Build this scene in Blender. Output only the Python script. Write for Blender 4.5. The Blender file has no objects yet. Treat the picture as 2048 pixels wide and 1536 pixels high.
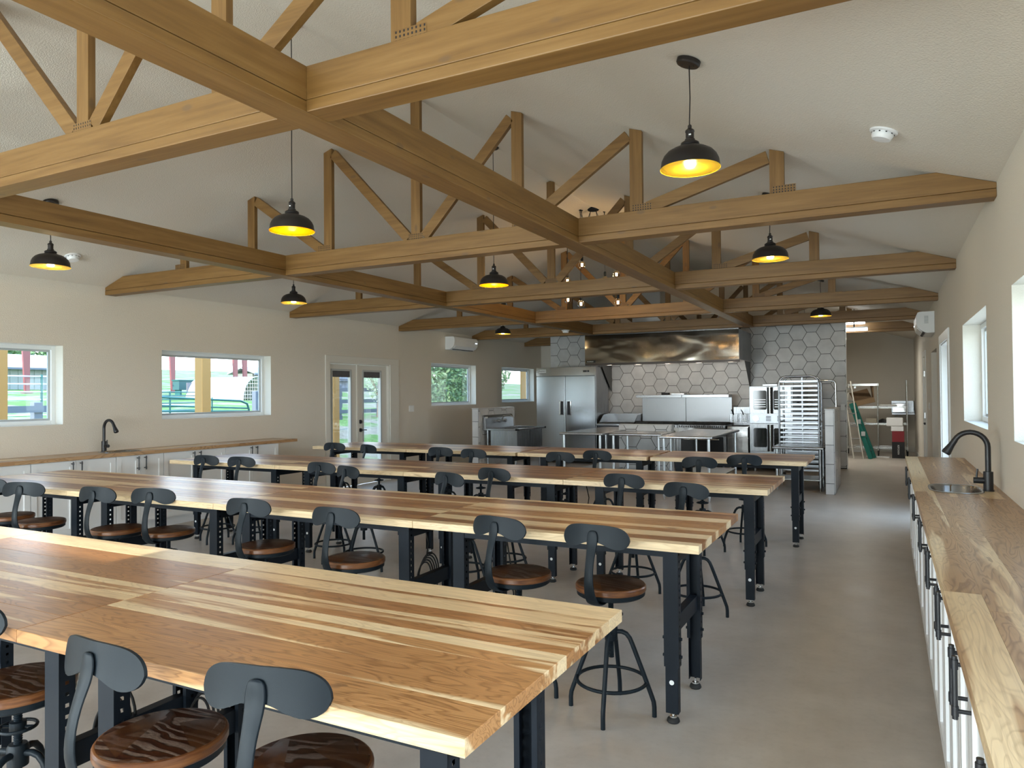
import bpy, math, random
from mathutils import Vector, Matrix

random.seed(7)
SC = bpy.context.scene
COL = SC.collection
PI = math.pi

# ------------------------------------------------------------------ camera
FPX = 1452.13
cam_d = bpy.data.cameras.new('camera')
cam = bpy.data.objects.new('camera', cam_d)
COL.objects.link(cam)
cam_d.sensor_fit = 'HORIZONTAL'
cam_d.sensor_width = 36.0
cam_d.lens = FPX / 2048 * 36.0
cam_d.clip_start = 0.05
cam_d.clip_end = 500
_r = (0.88854871, 0.45870313, -0.00852266)
_u = (0.01391095, -0.00836928, 0.99986821)
_f = (-0.45857135, 0.88855016, 0.01381751)
cam.matrix_world = Matrix(((_r[0], _u[0], -_f[0], 0), (_r[1], _u[1], -_f[1], 0), (_r[2], _u[2], -_f[2], 1.5), (0, 0, 0, 1)))
SC.camera = cam

# ------------------------------------------------------------------ world, sun, daylight, exposure
SC.view_settings.view_transform = 'Standard'
SC.view_settings.look = 'None'
SC.view_settings.gamma = 1.0
SC.view_settings.use_curve_mapping = False
SC.view_settings.exposure = 0.62
SC.cycles.max_bounces = 10
SC.cycles.diffuse_bounces = 6
SC.cycles.glossy_bounces = 4
SC.cycles.transparent_max_bounces = 16
SC.cycles.sample_clamp_indirect = 6.0
SC.cycles.use_denoising = True
SC.cycles.caustics_reflective = False
SC.cycles.caustics_refractive = False

W = bpy.data.worlds.new('sky')
SC.world = W
W.use_nodes = True
wn = W.node_tree.nodes
wl = W.node_tree.links
bg = wn['Background']
tc = wn.new('ShaderNodeTexCoord')
sep = wn.new('ShaderNodeSeparateXYZ')
wl.new(tc.outputs['Generated'], sep.inputs[0])
cr = wn.new('ShaderNodeValToRGB')
cr.color_ramp.elements[0].position = 0.0
cr.color_ramp.elements[0].color = (0.92, 0.97, 1.0, 1)
cr.color_ramp.elements[1].position = 0.55
cr.color_ramp.elements[1].color = (0.36, 0.62, 1.0, 1)
wl.new(sep.outputs['Z'], cr.inputs[0])
wl.new(cr.outputs[0], bg.inputs[0])
bg.inputs[1].default_value = 4.3


def light(name, kind, loc, energy, color=(1, 1, 1), rot=(0, 0, 0), **kw):
    d = bpy.data.lights.new(name, kind)
    d.energy = energy
    d.color = color
    for k, v in kw.items():
        setattr(d, k, v)
    o = bpy.data.objects.new(name, d)
    o.location = loc
    o.rotation_euler = rot
    COL.objects.link(o)
    return o


SUN_EL = math.radians(25)
light('sun', 'SUN', (-5, -20, 20), 6.0, (1.0, 0.93, 0.82), (PI / 2 - SUN_EL, 0, math.radians(0)), angle=0.009)
# added fill lamps at the unseen front doorways, standing in for daylight
DAY = (0.88, 0.95, 1.0)
for cx, w, e in ((-6.0, 2.6, 220), (-2.6, 2.6, 142), (-0.3, 1.2, 75)):
    light('front_fill', 'AREA', (cx, -3.12, 1.1), e, DAY, (PI / 2, 0, 0), shape='RECTANGLE', size=w, size_y=2.0)
# daylight through the right-hand windows and the glazed doors
for cy, w, zc, h, e in ((6.63, 1.7, 1.65, 0.8, 10), (3.8, 1.7, 1.65, 0.8, 11), (0.8, 1.7, 1.65, 0.8, 30), (9.72, 1.1, 1.0, 1.9, 17)):
    light('right_daylight', 'AREA', (0.90, cy, zc), e, DAY, (0, PI / 2, 0), shape='RECTANGLE', size=h, size_y=w)
# portals so that the sky is sampled through the left-hand windows
for cy, w, zc, h in ((3.82, 1.76, 1.64, 0.84), (6.77, 1.76, 1.65, 0.84), (9.65, 1.6, 1.0, 2.0), (12.63, 1.73, 1.7, 0.83), (15.52, 1.72, 1.71, 0.81)):
    p = light('left_portal', 'AREA', (-8.12, cy, zc), 1, DAY, (0, -PI / 2, 0), shape='RECTANGLE', size=h, size_y=w)
    p.data.cycles.is_portal = True

# ------------------------------------------------------------------ materials


def mat(name, color, rough=0.5, metal=0.0, spec=0.5):
    m = bpy.data.materials.new(name)
    m.use_nodes = True
    b = m.node_tree.nodes['Principled BSDF']
    b.inputs['Base Color'].default_value = (*color, 1)
    b.inputs['Roughness'].default_value = rough
    b.inputs['Metallic'].default_value = metal
    b.inputs['Specular IOR Level'].default_value = spec
    return m


class NT:
    """small helper for building node trees"""

    def __init__(s, m):
        s.t = m.node_tree
        s.n = s.t.nodes
        s.b = s.n['Principled BSDF']

    def new(s, kind, **kw):
        n = s.n.new('ShaderNode' + kind)
        for k, v in kw.items():
            if k.startswith('i_'):
                n.inputs[k[2:].replace('_', ' ')].default_value = v
            else:
                setattr(n, k, v)
        return n

    def link(s, a, b):
        s.t.links.new(a, b)

    def ramp(s, fac, stops, interp='LINEAR'):
        r = s.n.new('ShaderNodeValToRGB')
        r.color_ramp.interpolation = interp
        el = r.color_ramp.elements
        while len(el) < len(stops):
            el.new(0.5)
        for e, (p, c) in zip(el, stops):
            e.position = p
            e.color = (*c, 1) if len(c) == 3 else c
        s.link(fac, r.inputs[0])
        return r.outputs[0]

    def coords(s, scale, which='Object', rand=0.0, rot=(0, 0, 0)):
        t = s.n.new('ShaderNodeTexCoord')
        src = t.outputs[which]
        if rand:
            oi = s.n.new('ShaderNodeObjectInfo')
            mul = s.new('Math', operation='MULTIPLY')
            mul.inputs[1].default_value = rand
            s.link(oi.outputs['Random'], mul.inputs[0])
            ad = s.new('VectorMath', operation='ADD')
            s.link(src, ad.inputs[0])
            s.link(mul.outputs[0], ad.inputs[1])
            src = ad.outputs[0]
        mp = s.n.new('ShaderNodeMapping')
        mp.inputs['Scale'].default_value = scale
        mp.inputs['Rotation'].default_value = rot
        s.link(src, mp.inputs[0])
        return mp.outputs[0]

    def noise(s, vec, scale, detail=3, rough=0.5, dist=0.0):
        n = s.n.new('ShaderNodeTexNoise')
        n.inputs['Scale'].default_value = scale
        n.inputs['Detail'].default_value = detail
        n.inputs['Roughness'].default_value = rough
        n.inputs['Distortion'].default_value = dist
        s.link(vec, n.inputs['Vector'])
        return n.outputs[0]

    def mix(s, fac, a, b, mode='MIX'):
        n = s.n.new('ShaderNodeMix')
        n.data_type = 'RGBA'
        n.blend_type = mode
        if isinstance(fac, (int, float)):
            n.inputs[0].default_value = fac
        else:
            s.link(fac, n.inputs[0])
        for sock, v in ((n.inputs[6], a), (n.inputs[7], b)):
            if isinstance(v, tuple):
                sock.default_value = (*v, 1)
            else:
                s.link(v, sock)
        return n.outputs[2]

    def math(s, op, a, b=None):
        n = s.new('Math', operation=op)
        for i, v in enumerate((a, b)):
            if v is None:
                continue
            if isinstance(v, (int, float)):
                n.inputs[i].default_value = v
            else:
                s.link(v, n.inputs[i])
        return n.outputs[0]

    def bump(s, h, strength=0.2, dist=0.01):
        n = s.n.new('ShaderNodeBump')
        n.inputs['Strength'].default_value = strength
        n.inputs['Distance'].default_value = dist
        s.link(h, n.inputs['Height'])
        s.link(n.outputs[0], s.b.inputs['Normal'])


def paint(name, color, bump=0.25, scale=140):
    m = mat(name, color, 0.85, spec=0.25)
    t = NT(m)
    v = t.coords((1, 1, 1))
    h = t.noise(v, scale, 2, 0.5)
    big = t.noise(v, 0.9, 2)
    t.link(t.mix(0.08, color, t.ramp(big, ((0.3, tuple(c * 0.8 for c in color)), (0.7, tuple(min(1, c * 1.12) for c in color))))), t.b.inputs['Base Color'])
    t.bump(h, bump, 0.008)
    return m


M_WALL = paint('greige wall paint', (0.67, 0.625, 0.55), 0.45, 125)
M_CEIL = paint('greige ceiling paint', (0.71, 0.665, 0.59), 0.5, 105)
M_REVEAL = paint('reveal paint', (0.66, 0.64, 0.58), 0.3, 130)
M_TRIM = mat('trim paint', (0.66, 0.64, 0.585), 0.4)
M_WHITE = mat('white vinyl', (0.78, 0.80, 0.80), 0.35)
M_GREYV = mat('grey sash', (0.42, 0.44, 0.44), 0.4)
M_CAB = mat('cabinet paint', (0.78, 0.79, 0.80), 0.32)
M_PLASTIC = mat('white plastic', (0.80, 0.81, 0.82), 0.35)
M_DARK = mat('dark void', (0.012, 0.012, 0.014), 0.6)

# concrete floor
M_FLOOR = mat('sealed concrete', (0.3, 0.25, 0.2), 0.34)
t = NT(M_FLOOR)
v = t.coords((1, 1, 1))
n1 = t.noise(v, 0.55, 5, 0.6, 0.4)
n2 = t.noise(v, 3.2, 5, 0.62)
n3 = t.noise(v, 26, 3, 0.6)
ca = t.ramp(n1, ((0.32, (0.455, 0.412, 0.37)), (0.55, (0.515, 0.47, 0.425)), (0.75, (0.565, 0.52, 0.475))))
cb = t.ramp(n2, ((0.3, (0.80, 0.78, 0.76)), (0.7, (1.1, 1.1, 1.1))))
cc = t.mix(0.75, ca, cb, 'MULTIPLY')
cd = t.ramp(n3, ((0.25, (0.86, 0.85, 0.84)), (0.5, (1, 1, 1))))
t.link(t.mix(0.5, cc, cd, 'MULTIPLY'), t.b.inputs['Base Color'])
t.link(t.math('ADD', t.math('MULTIPLY', n2, 0.22), 0.24), t.b.inputs['Roughness'])
t.bump(n2, 0.05, 0.02)


def wood_planks(name, along='x', hearts=((0.19, 0.072, 0.025), (0.37, 0.172, 0.062), (0.50, 0.265, 0.105))):
    """hickory: pale sapwood and brown heartwood; each board's colour bias comes from the object colour"""
    m = mat(name, (0.5, 0.3, 0.15), 0.3)
    t = NT(m)
    ax = (lambda a, b, c: (a, b, c)) if along == 'x' else (lambda a, b, c: (b, a, c))
    oi = t.new('ObjectInfo')
    sepc = t.new('SeparateColor')
    t.link(oi.outputs['Color'], sepc.inputs[0])
    bias, tone = sepc.outputs[0], sepc.outputs[1]
    v = t.coords(ax(0.30, 4.2, 4.2), 'Object', 60.0)
    big = t.noise(v, 1.5, 3, 0.55, 0.5)
    heart = t.math('ADD', t.math('MULTIPLY', t.math('SUBTRACT', big, 0.5), 0.75), t.math('ADD', bias, -0.03))
    vr = t.coords(ax(1.1, 7.5, 7.5), 'Object', 60.0)
    ring = t.noise(vr, 2.0, 2, 0.4, 0.9)
    rings = t.math('FRACT', t.math('MULTIPLY', ring, 11.0))
    ringc = t.ramp(rings, ((0.0, (0.56, 0.48, 0.40)), (0.3, (0.98, 0.97, 0.96)), (0.8, (1.06, 1.05, 1.04)), (1.0, (0.56, 0.48, 0.40))))
    vg = t.coords(ax(1.6, 85, 85), 'Object', 60.0)
    grain = t.noise(vg, 1.6, 4, 0.65)
    grainc = t.ramp(grain, ((0.3, (0.66, 0.60, 0.55)), (0.55, (1.04, 1.04, 1.04))))
    sap = t.ramp(tone, ((0.0, (0.62, 0.42, 0.22)), (1.0, (0.78, 0.61, 0.38))))
    hrt = t.ramp(tone, ((0.0, hearts[0]), (0.5, hearts[1]), (1.0, hearts[2])))
    fac = t.ramp(heart, ((0.455, (0, 0, 0)), (0.485, (1, 1, 1))))
    c = t.mix(fac, sap, hrt)
    c = t.mix(t.math('ADD', t.math('MULTIPLY', fac, 0.5), 0.35), c, ringc, 'MULTIPLY')
    c = t.mix(0.6, c, grainc, 'MULTIPLY')
    # dark mineral streaks and the odd knot
    vk = t.coords(ax(0.9, 5.0, 5.0), 'Object', 60.0)
    kn = t.noise(vk, 2.6, 2, 0.5, 1.2)
    kf = t.ramp(kn, ((0.715, (0, 0, 0)), (0.75, (1, 1, 1))))
    c = t.mix(t.math('MULTIPLY', kf, 0.6), c, (0.15, 0.07, 0.03))
    t.link(c, t.b.inputs['Base Color'])
    t.link(t.math('ADD', t.math('MULTIPLY', grain, 0.18), 0.22), t.b.inputs['Roughness'])
    t.bump(grain, 0.05, 0.002)
    return m


M_PLANKX = wood_planks('hickory boards along x', 'x')
M_PLANKY = wood_planks('hickory boards along y', 'y', ((0.27, 0.145, 0.065), (0.40, 0.235, 0.115), (0.49, 0.315, 0.165)))


def timber(name, along):
    m = mat(name, (0.4, 0.25, 0.11), 0.48)
    t = NT(m)
    sc = {'x': (1, 18, 18), 'y': (18, 1, 18), 'z': (18, 18, 1)}[along]
    v = t.coords(sc, 'Object', 31.0)
    g = t.noise(v, 1.7, 4, 0.6, 0.3)
    c = t.ramp(g, ((0.28, (0.145, 0.070, 0.0165)), (0.5, (0.198, 0.101, 0.026)), (0.72, (0.238, 0.130, 0.040))))
    sk = {'x': (2.2, 5, 5), 'y': (5, 2.2, 5), 'z': (5, 5, 2.2)}[along]
    vk = t.coords(sk, 'Object', 17.0)
    vo = t.new('TexVoronoi')
    vo.inputs['Scale'].default_value = 1.35
    t.link(vk, vo.inputs['Vector'])
    kf = t.ramp(vo.outputs['Distance'], ((0.07, (1, 1, 1)), (0.12, (0, 0, 0))))
    c = t.mix(t.math('MULTIPLY', kf, 0.65), c, (0.13, 0.075, 0.035))
    t.link(c, t.b.inputs['Base Color'])
    t.bump(g, 0.12, 0.004)
    return m


M_TX = timber('stained timber x', 'x')
M_TY = timber('stained timber y', 'y')
M_TZ = timber('stained timber z', 'z')
M_POST = mat('porch post timber', (0.33, 0.165, 0.04), 0.6)

M_BLACK = mat('black powder coat', (0.008, 0.012, 0.018), 0.46, spec=0.16)
t = NT(M_BLACK)
t.bump(t.noise(t.coords((1, 1, 1)), 420, 2), 0.06, 0.002)
M_STOOL = mat('matte black stool metal', (0.009, 0.014, 0.019), 0.42, spec=0.18)
t = NT(M_STOOL)
t.bump(t.noise(t.coords((1, 1, 1)), 500, 2), 0.08, 0.0015)
M_FAUCET = mat('matte black faucet', (0.012, 0.012, 0.014), 0.38)
M_BRONZE = mat('dark bronze lamp enamel', (0.012, 0.009, 0.008), 0.42)
M_RUBBER = mat('black rubber', (0.012, 0.012, 0.012), 0.7)
M_CHROME = mat('chrome', (0.75, 0.77, 0.79), 0.12, 1.0)
M_GALV = mat('galvanised steel', (0.58, 0.61, 0.64), 0.32, 1.0)
M_ALU = mat('aluminium', (0.40, 0.425, 0.46), 0.32, 1.0)


def steel(name, col=(0.55, 0.55, 0.55), rough=0.24, axis='x', wav=0.0):
    m = mat(name, col, rough, 1.0)
    t = NT(m)
    sc = {'x': (1, 160, 160), 'z': (160, 160, 1)}[axis]
    g = t.noise(t.coords(sc), 2.0, 3, 0.6)
    t.link(t.math('ADD', t.math('MULTIPLY', g, 0.14), rough - 0.07), t.b.inputs['Roughness'])
    if wav:
        w = t.noise(t.coords((1.0, 1.0, 1.7)), 1.5, 1, 0.4, 0.5)
        t.bump(w, wav, 0.08)
    return m


M_STEEL = steel('brushed stainless', (0.34, 0.35, 0.365), 0.24, 'x')
M_STEELV = steel('brushed stainless upright', (0.31, 0.32, 0.335), 0.28, 'z')
M_HOOD = steel('oil-canned hood stainless', (0.25, 0.225, 0.19), 0.12, 'z', 0.16)
M_STEELR = steel('range stainless', (0.27, 0.275, 0.285), 0.30, 'z')
M_FRIDGE = steel('refrigerator door stainless', (0.50, 0.54, 0.58), 0.22, 'x')
M_STEELW = steel('wavy stainless', (0.45, 0.44, 0.43), 0.16, 'z', 0.15)

M_TILE = mat('matte white tile', (0.60, 0.60, 0.60), 0.30)
t = NT(M_TILE)
oi = t.new('ObjectInfo')
nn = t.noise(t.coords((1, 1, 1), 'Object', 9.0), 5, 3)
c = t.ramp(nn, ((0.3, (0.53, 0.53, 0.535)), (0.7, (0.63, 0.63, 0.63))))
c2 = t.ramp(oi.outputs['Random'], ((0.0, (0.92, 0.92, 0.92)), (1.0, (1.05, 1.05, 1.05))))
t.link(t.mix(1.0, c, c2, 'MULTIPLY'), t.b.inputs['Base Color'])
M_GROUT = mat('dark grout', (0.045, 0.045, 0.045), 0.9)

# dark limed seat wood and its amber rim
M_SEAT = mat('limed dark seat wood', (0.1, 0.05, 0.03), 0.32)
t = NT(M_SEAT)
tcn = t.new('TexCoord')
sx_ = t.new('SeparateXYZ')
t.link(tcn.outputs['Object'], sx_.inputs[0])
oi = t.new('ObjectInfo')
mp = t.new('Mapping')
mp.inputs['Scale'].default_value = (2.2, 7.0, 1.0)
ad = t.new('VectorMath', operation='ADD')
t.link(tcn.outputs['Object'], ad.inputs[0])
t.link(t.math('MULTIPLY', oi.outputs['Random'], 40.0), ad.inputs[1])
t.link(ad.outputs[0], mp.inputs[0])
ring = t.noise(mp.outputs[0], 1.6, 2, 0.5, 0.4)
fr = t.math('FRACT', t.math('ADD', t.math('MULTIPLY', sx_.outputs['Y'], 24.0), t.math('MULTIPLY', ring, 5.0)))
base = t.ramp(fr, ((0.0, (0.028, 0.010, 0.007)), (0.40, (0.075, 0.026, 0.014)), (0.48, (0.020, 0.013, 0.012)), (0.58, (0.30, 0.275, 0.265)), (0.92, (0.19, 0.16, 0.15)), (1.0, (0.028, 0.010, 0.007))))
fine = t.noise(t.coords((40, 160, 40), 'Object', 3.0), 2.0, 2, 0.7)
base = t.mix(1.0, base, t.ramp(oi.outputs['Random'], ((0.0, (0.75, 0.72, 0.70)), (0.5, (1.1, 1.0, 0.95)), (1.0, (1.75, 1.45, 1.2)))), 'MULTIPLY')
t.link(t.mix(0.55, base, t.ramp(fine, ((0.35, (0.45, 0.45, 0.45)), (0.65, (1.3, 1.3, 1.3)))), 'MULTIPLY'), t.b.inputs['Base Color'])
t.bump(fr, 0.10, 0.002)
M_RIM = mat('amber seat rim', (0.27, 0.115, 0.04), 0.28)
t = NT(M_RIM)
g = t.noise(t.coords((6, 6, 60), 'Object', 5.0), 2, 3)
t.link(t.ramp(g, ((0.3, (0.085, 0.026, 0.010)), (0.6, (0.19, 0.075, 0.026)))), t.b.inputs['Base Color'])


def emit(name, color, strength):
    m = bpy.data.materials.new(name)
    m.use_nodes = True
    n = m.node_tree.nodes
    b = n['Principled BSDF']
    b.inputs['Base Color'].default_value = (*color, 1)
    b.inputs['Emission Color'].default_value = (*color, 1)
    b.inputs['Emission Strength'].default_value = strength
    return m


M_BULB = emit('lit warm bulb', (1.0, 0.80, 0.42), 16.0)
M_FILA = emit('glowing filament', (1.0, 0.74, 0.40), 22.0)
M_TUBE = emit('fluorescent tube', (0.93, 0.97, 1.0), 9.0)
M_SPOT = emit('hood lamp lens', (1.0, 0.86, 0.62), 12.0)
M_GOLD = mat('gold lamp lining', (1.0, 0.64, 0.03), 0.35, 0.15)

# thin window glass and clear bulb glass


def glass(name, tint, gloss):
    m = bpy.data.materials.new(name)
    m.use_nodes = True
    nt = m.node_tree
    for n in list(nt.nodes):
        nt.nodes.remove(n)
    o = nt.nodes.new('ShaderNodeOutputMaterial')
    mx = nt.nodes.new('ShaderNodeMixShader')
    tr = nt.nodes.new('ShaderNodeBsdfTransparent')
    gl = nt.nodes.new('ShaderNodeBsdfGlossy')
    lw = nt.nodes.new('ShaderNodeLayerWeight')
    mu = nt.nodes.new('ShaderNodeMath')
    mu.operation = 'MULTIPLY'
    lw.inputs[0].default_value = 0.25
    mu.inputs[1].default_value = gloss
    tr.inputs[0].default_value = (*tint, 1)
    gl.inputs[1].default_value = 0.02
    nt.links.new(lw.outputs['Fresnel'], mu.inputs[0])
    nt.links.new(mu.outputs[0], mx.inputs[0])
    nt.links.new(tr.outputs[0], mx.inputs[1])
    nt.links.new(gl.outputs[0], mx.inputs[2])
    nt.links.new(mx.outputs[0], o.inputs[0])
    return m


M_GLASS = glass('window glass', (0.96, 0.985, 0.98), 0.45)
M_BULBGLASS = glass('amber bulb glass', (1.0, 0.86, 0.62), 0.6)
M_OVENGLASS = mat('oven glass', (0.012, 0.016, 0.016), 0.06)

# ------------------------------------------------------------------ mesh builder


class MB:
    def __init__(s):
        s.v, s.f, s.mi = [], [], []

    def add(s, vs, fs, m=0):
        o = len(s.v)
        s.v += [tuple(p) for p in vs]
        s.f += [tuple(i + o for i in f) for f in fs]
        s.mi += [m] * len(fs)
        return s

    def box(s, x0, x1, y0, y1, z0, z1, m=0):
        x0, x1 = min(x0, x1), max(x0, x1)
        y0, y1 = min(y0, y1), max(y0, y1)
        z0, z1 = min(z0, z1), max(z0, z1)
        return s.add([(x0, y0, z0), (x1, y0, z0), (x1, y1, z0), (x0, y1, z0), (x0, y0, z1), (x1, y0, z1), (x1, y1, z1), (x0, y1, z1)],
                     [(0, 3, 2, 1), (4, 5, 6, 7), (0, 1, 5, 4), (1, 2, 6, 5), (2, 3, 7, 6), (3, 0, 4, 7)], m)

    def prism(s, poly, fn, a, b, m=0):
        """poly: 2-D points; fn(u, v, w) -> 3-D point; extruded from w=a to w=b"""
        n = len(poly)
        vs = [fn(u, v, a) for u, v in poly] + [fn(u, v, b) for u, v in poly]
        fs = [tuple(range(n))[::-1], tuple(range(n, 2 * n))]
        fs += [(i, (i + 1) % n, n + (i + 1) % n, n + i) for i in range(n)]
        return s.add(vs, fs, m)

    def ring(s, c, ax, r, n):
        ax = Vector(ax).normalized()
        a = ax.orthogonal().normalized() if abs(ax.z) < 0.999 else Vector((1, 0, 0))
        b = ax.cross(a)
        c = Vector(c)
        return [c + r * (math.cos(2 * PI * i / n) * a + math.sin(2 * PI * i / n) * b) for i in range(n)]

    def cyl(s, p0, p1, r, n=12, r2=None, m=0):
        d = Vector(p1) - Vector(p0)
        vs = s.ring(p0, d, r, n) + s.ring(p1, d, r if r2 is None else r2, n)
        fs = [(i, (i + 1) % n, n + (i + 1) % n, n + i) for i in range(n)]
        fs += [tuple(range(n))[::-1], tuple(range(n, 2 * n))]
        return s.add(vs, fs, m)

    def tube(s, pts, r, n=8, closed=False, m=0):
        pts = [Vector(p) for p in pts]
        k = len(pts)
        tans = []
        for i in range(k):
            if closed:
                d = pts[(i + 1) % k] - pts[i - 1]
            else:
                d = pts[min(i + 1, k - 1)] - pts[max(i - 1, 0)]
            tans.append(d.normalized())
        up = tans[0].orthogonal().normalized()
        vs = []
        for i in range(k):
            up = (up - tans[i] * up.dot(tans[i]))
            up = up.normalized() if up.length > 1e-6 else tans[i].orthogonal().normalized()
            side = tans[i].cross(up)
            rr = r[i] if isinstance(r, (list, tuple)) else r
            vs += [pts[i] + rr * (math.cos(2 * PI * j / n) * up + math.sin(2 * PI * j / n) * side) for j in range(n)]
        fs = []
        for i in range(k if closed else k - 1):
            a, b = i * n, ((i + 1) % k) * n
            fs += [(a + j, a + (j + 1) % n, b + (j + 1) % n, b + j) for j in range(n)]
        if not closed:
            fs += [tuple(range(n))[::-1], tuple(range((k - 1) * n, k * n))]
        return s.add(vs, fs, m)

    def lathe(s, prof, n=24, c=(0, 0, 0), m=0, mats=None):
        k = len(prof)
        vs = [(c[0] + r * math.cos(2 * PI * j / n), c[1] + r * math.sin(2 * PI * j / n), c[2] + z) for r, z in prof for j in range(n)]
        for i in range(k - 1):
            pass
        o = len(s.v)
        s.v += vs
        for i in range(k - 1):
            for j in range(n):
                s.f.append((o + i * n + j, o + i * n + (j + 1) % n, o + (i + 1) * n + (j + 1) % n, o + (i + 1) * n + j))
                s.mi.append(mats[i] if mats else m)
        if prof[0][0] > 1e-5:
            s.f.append(tuple(o + j for j in range(n))[::-1])
            s.mi.append(mats[0] if mats else m)
        if prof[-1][0] > 1e-5:
            s.f.append(tuple(o + (k - 1) * n + j for j in range(n)))
            s.mi.append(mats[-1] if mats else m)
        return s

    def torus(s, c, R, r, n=28, k=8, ax='z', m=0):
        pts = []
        for i in range(n):
            a = 2 * PI * i / n
            d = {'z': (math.cos(a), math.sin(a), 0), 'y': (math.cos(a), 0, math.sin(a)), 'x': (0, math.cos(a), math.sin(a))}[ax]
            pts.append((c[0] + R * d[0], c[1] + R * d[1], c[2] + R * d[2]))
        return s.tube(pts, r, k, True, m)

    def mesh(s, name, mats, smooth=None):
        me = bpy.data.meshes.new(name)
        me.from_pydata(s.v, [], s.f)
        for mm in (mats if isinstance(mats, (list, tuple)) else [mats]):
            me.materials.append(mm)
        me.polygons.foreach_set('material_index', s.mi)
        if smooth:
            me.polygons.foreach_set('use_smooth', [True] * len(me.polygons))
            me.update()
            me.set_sharp_from_angle(angle=math.radians(smooth))
        me.update()
        return me

    def build(s, name, mats, parent=None, loc=(0, 0, 0), rot=(0, 0, 0), smooth=None, bevel=0, seg=2, **props):
        o = bpy.data.objects.new(name, s.mesh(name, mats, smooth))
        COL.objects.link(o)
        o.location = loc
        o.rotation_euler = rot
        if parent is not None:
            o.parent = parent
        if bevel:
            b = o.modifiers.new('bevel', 'BEVEL')
            b.width = bevel
            b.segments = seg
            b.limit_method = 'ANGLE'
            b.harden_normals = False
        for k, val in props.items():
            o[k] = val
        return o


def thing(name, label, cat, loc=(0, 0, 0), rz=0.0, group=None):
    o = bpy.data.objects.new(name, None)
    o.empty_display_size = 0.1
    COL.objects.link(o)
    o.location = loc
    o.rotation_euler = (0, 0, rz)
    o['label'] = label
    o['category'] = cat
    if group:
        o['group'] = group
    return o


def tag(o, label, cat, group=None):
    o['label'] = label
    o['category'] = cat
    if group:
        o['group'] = group
    return o


def dup(root, loc, rz=0.0, label=None):
    kids = [c for c in bpy.data.objects if c.parent == root]
    r = root.copy()
    COL.objects.link(r)
    r.location = loc
    r.rotation_euler = (0, 0, rz)
    if label:
        r['label'] = label
    for ch in kids:
        sub = [c for c in bpy.data.objects if c.parent == ch]
        c = ch.copy()
        COL.objects.link(c)
        c.parent = r
        for g in sub:
            d = g.copy()
            COL.objects.link(d)
            d.parent = c
    return r


def struct(mb, name, mats, parent=None, **kw):
    o = mb.build(name, mats, parent, **kw)
    if parent is None:
        o['kind'] = 'structure'
    return o


def clip(poly, x0, x1, y0, y1):
    for ax, lim, sg in ((0, x0, 1), (0, x1, -1), (1, y0, 1), (1, y1, -1)):
        out = []
        for i in range(len(poly)):
            a, b = poly[i - 1], poly[i]
            da, db = sg * (a[ax] - lim), sg * (b[ax] - lim)
            if (da >= 0) != (db >= 0):
                k = da / (da - db)
                out.append((a[0] + k * (b[0] - a[0]), a[1] + k * (b[1] - a[1])))
            if db >= 0:
                out.append(b)
        poly = out
        if not poly:
            return []
    return poly


ORD = ['first', 'second', 'third', 'fourth', 'fifth', 'sixth', 'seventh', 'eighth', 'ninth', 'tenth']

# ------------------------------------------------------------------ room shell
XL, XR = -7.83, 0.60
YF, YB = -3.0, 20.3
ZW = 2.745
XM = -3.615
ZR = ZW + 0.32 * (XR - XM)
TH = 0.20


def wall_x(name, x, xo, y0, y1, z1, holes, m):
    """wall along y between x (room face) and xo (outer face) with rectangular openings (ya, yb, za, zb)"""
    mb = MB()
    hs = sorted(holes)
    y = y0
    for (a, b, za, zb) in hs:
        mb.box(x, xo, y, a, 0, z1)
        if za > 0:
            mb.box(x, xo, a, b, 0, za)
        mb.box(x, xo, a, b, zb, z1)
        y = b
    mb.box(x, xo, y, y1, 0, z1)
    return struct(mb, name, m)


struct(MB().box(XL - 0.3, XR + 2.2, YF - 0.3, YB + 0.3, -0.12, 0.0), 'floor', M_FLOOR)
LW = [(-1.2, 0.56, 1.22, 2.06), (2.94, 4.70, 1.215, 2.06), (5.89, 7.65, 1.228, 2.073), (8.88, 10.44, 0.0, 2.035),
      (11.765, 13.485, 1.285, 2.117), (14.66, 16.37, 1.312, 2.121)]
wall_x('wall_left', XL, XL - TH, YF, YB, ZW, LW, M_WALL)
RW = [(-0.1, 1.66, 1.225, 2.06), (2.94, 4.67, 1.225, 2.06), (5.79, 7.50, 1.23, 2.072), (9.10, 10.36, 0.0, 2.06), (11.26, 12.62, 0.0, 2.07), (14.3, 15.12, 0, 2.09)]
wall_x('wall_right', XR, XR + TH, YF, YB, ZW, RW, M_WALL)
# ceiling: two slopes
mb = MB()
mb.prism([(XR + TH, ZW - 0.32 * TH), (XM, ZR), (XM, ZR + 0.15), (XR + TH, ZW - 0.32 * TH + 0.15)], lambda u, w, q: (u, q, w), YF, YB)
struct(mb, 'ceiling_right', M_CEIL)
mb = MB()
mb.prism([(XL - TH, ZW - 0.32 * TH), (XL - TH, ZW - 0.32 * TH + 0.15), (XM, ZR + 0.15), (XM, ZR)], lambda u, w, q: (u, q, w), YF, YB)
struct(mb, 'ceiling_left', M_CEIL)


def gable(mb, x0, x1, y0, y1, zb, zt=None):
    """piece of a gable wall between x0 and x1 from zb up to zt, or to the roof slope"""
    zc = lambda x: ZW + 0.32 * min(XR - x, x - XL) + 0.02
    if zt is not None:
        mb.box(x0, x1, y0, y1, zb, zt)
        return
    pts = [(x0, zb), (x1, zb), (x1, zc(x1))]
    if x0 < XM < x1:
        pts.append((XM, ZR + 0.02))
    pts.append((x0, zc(x0)))
    mb.prism(pts, lambda u, w, q: (u, q, w), y0, y1)


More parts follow.
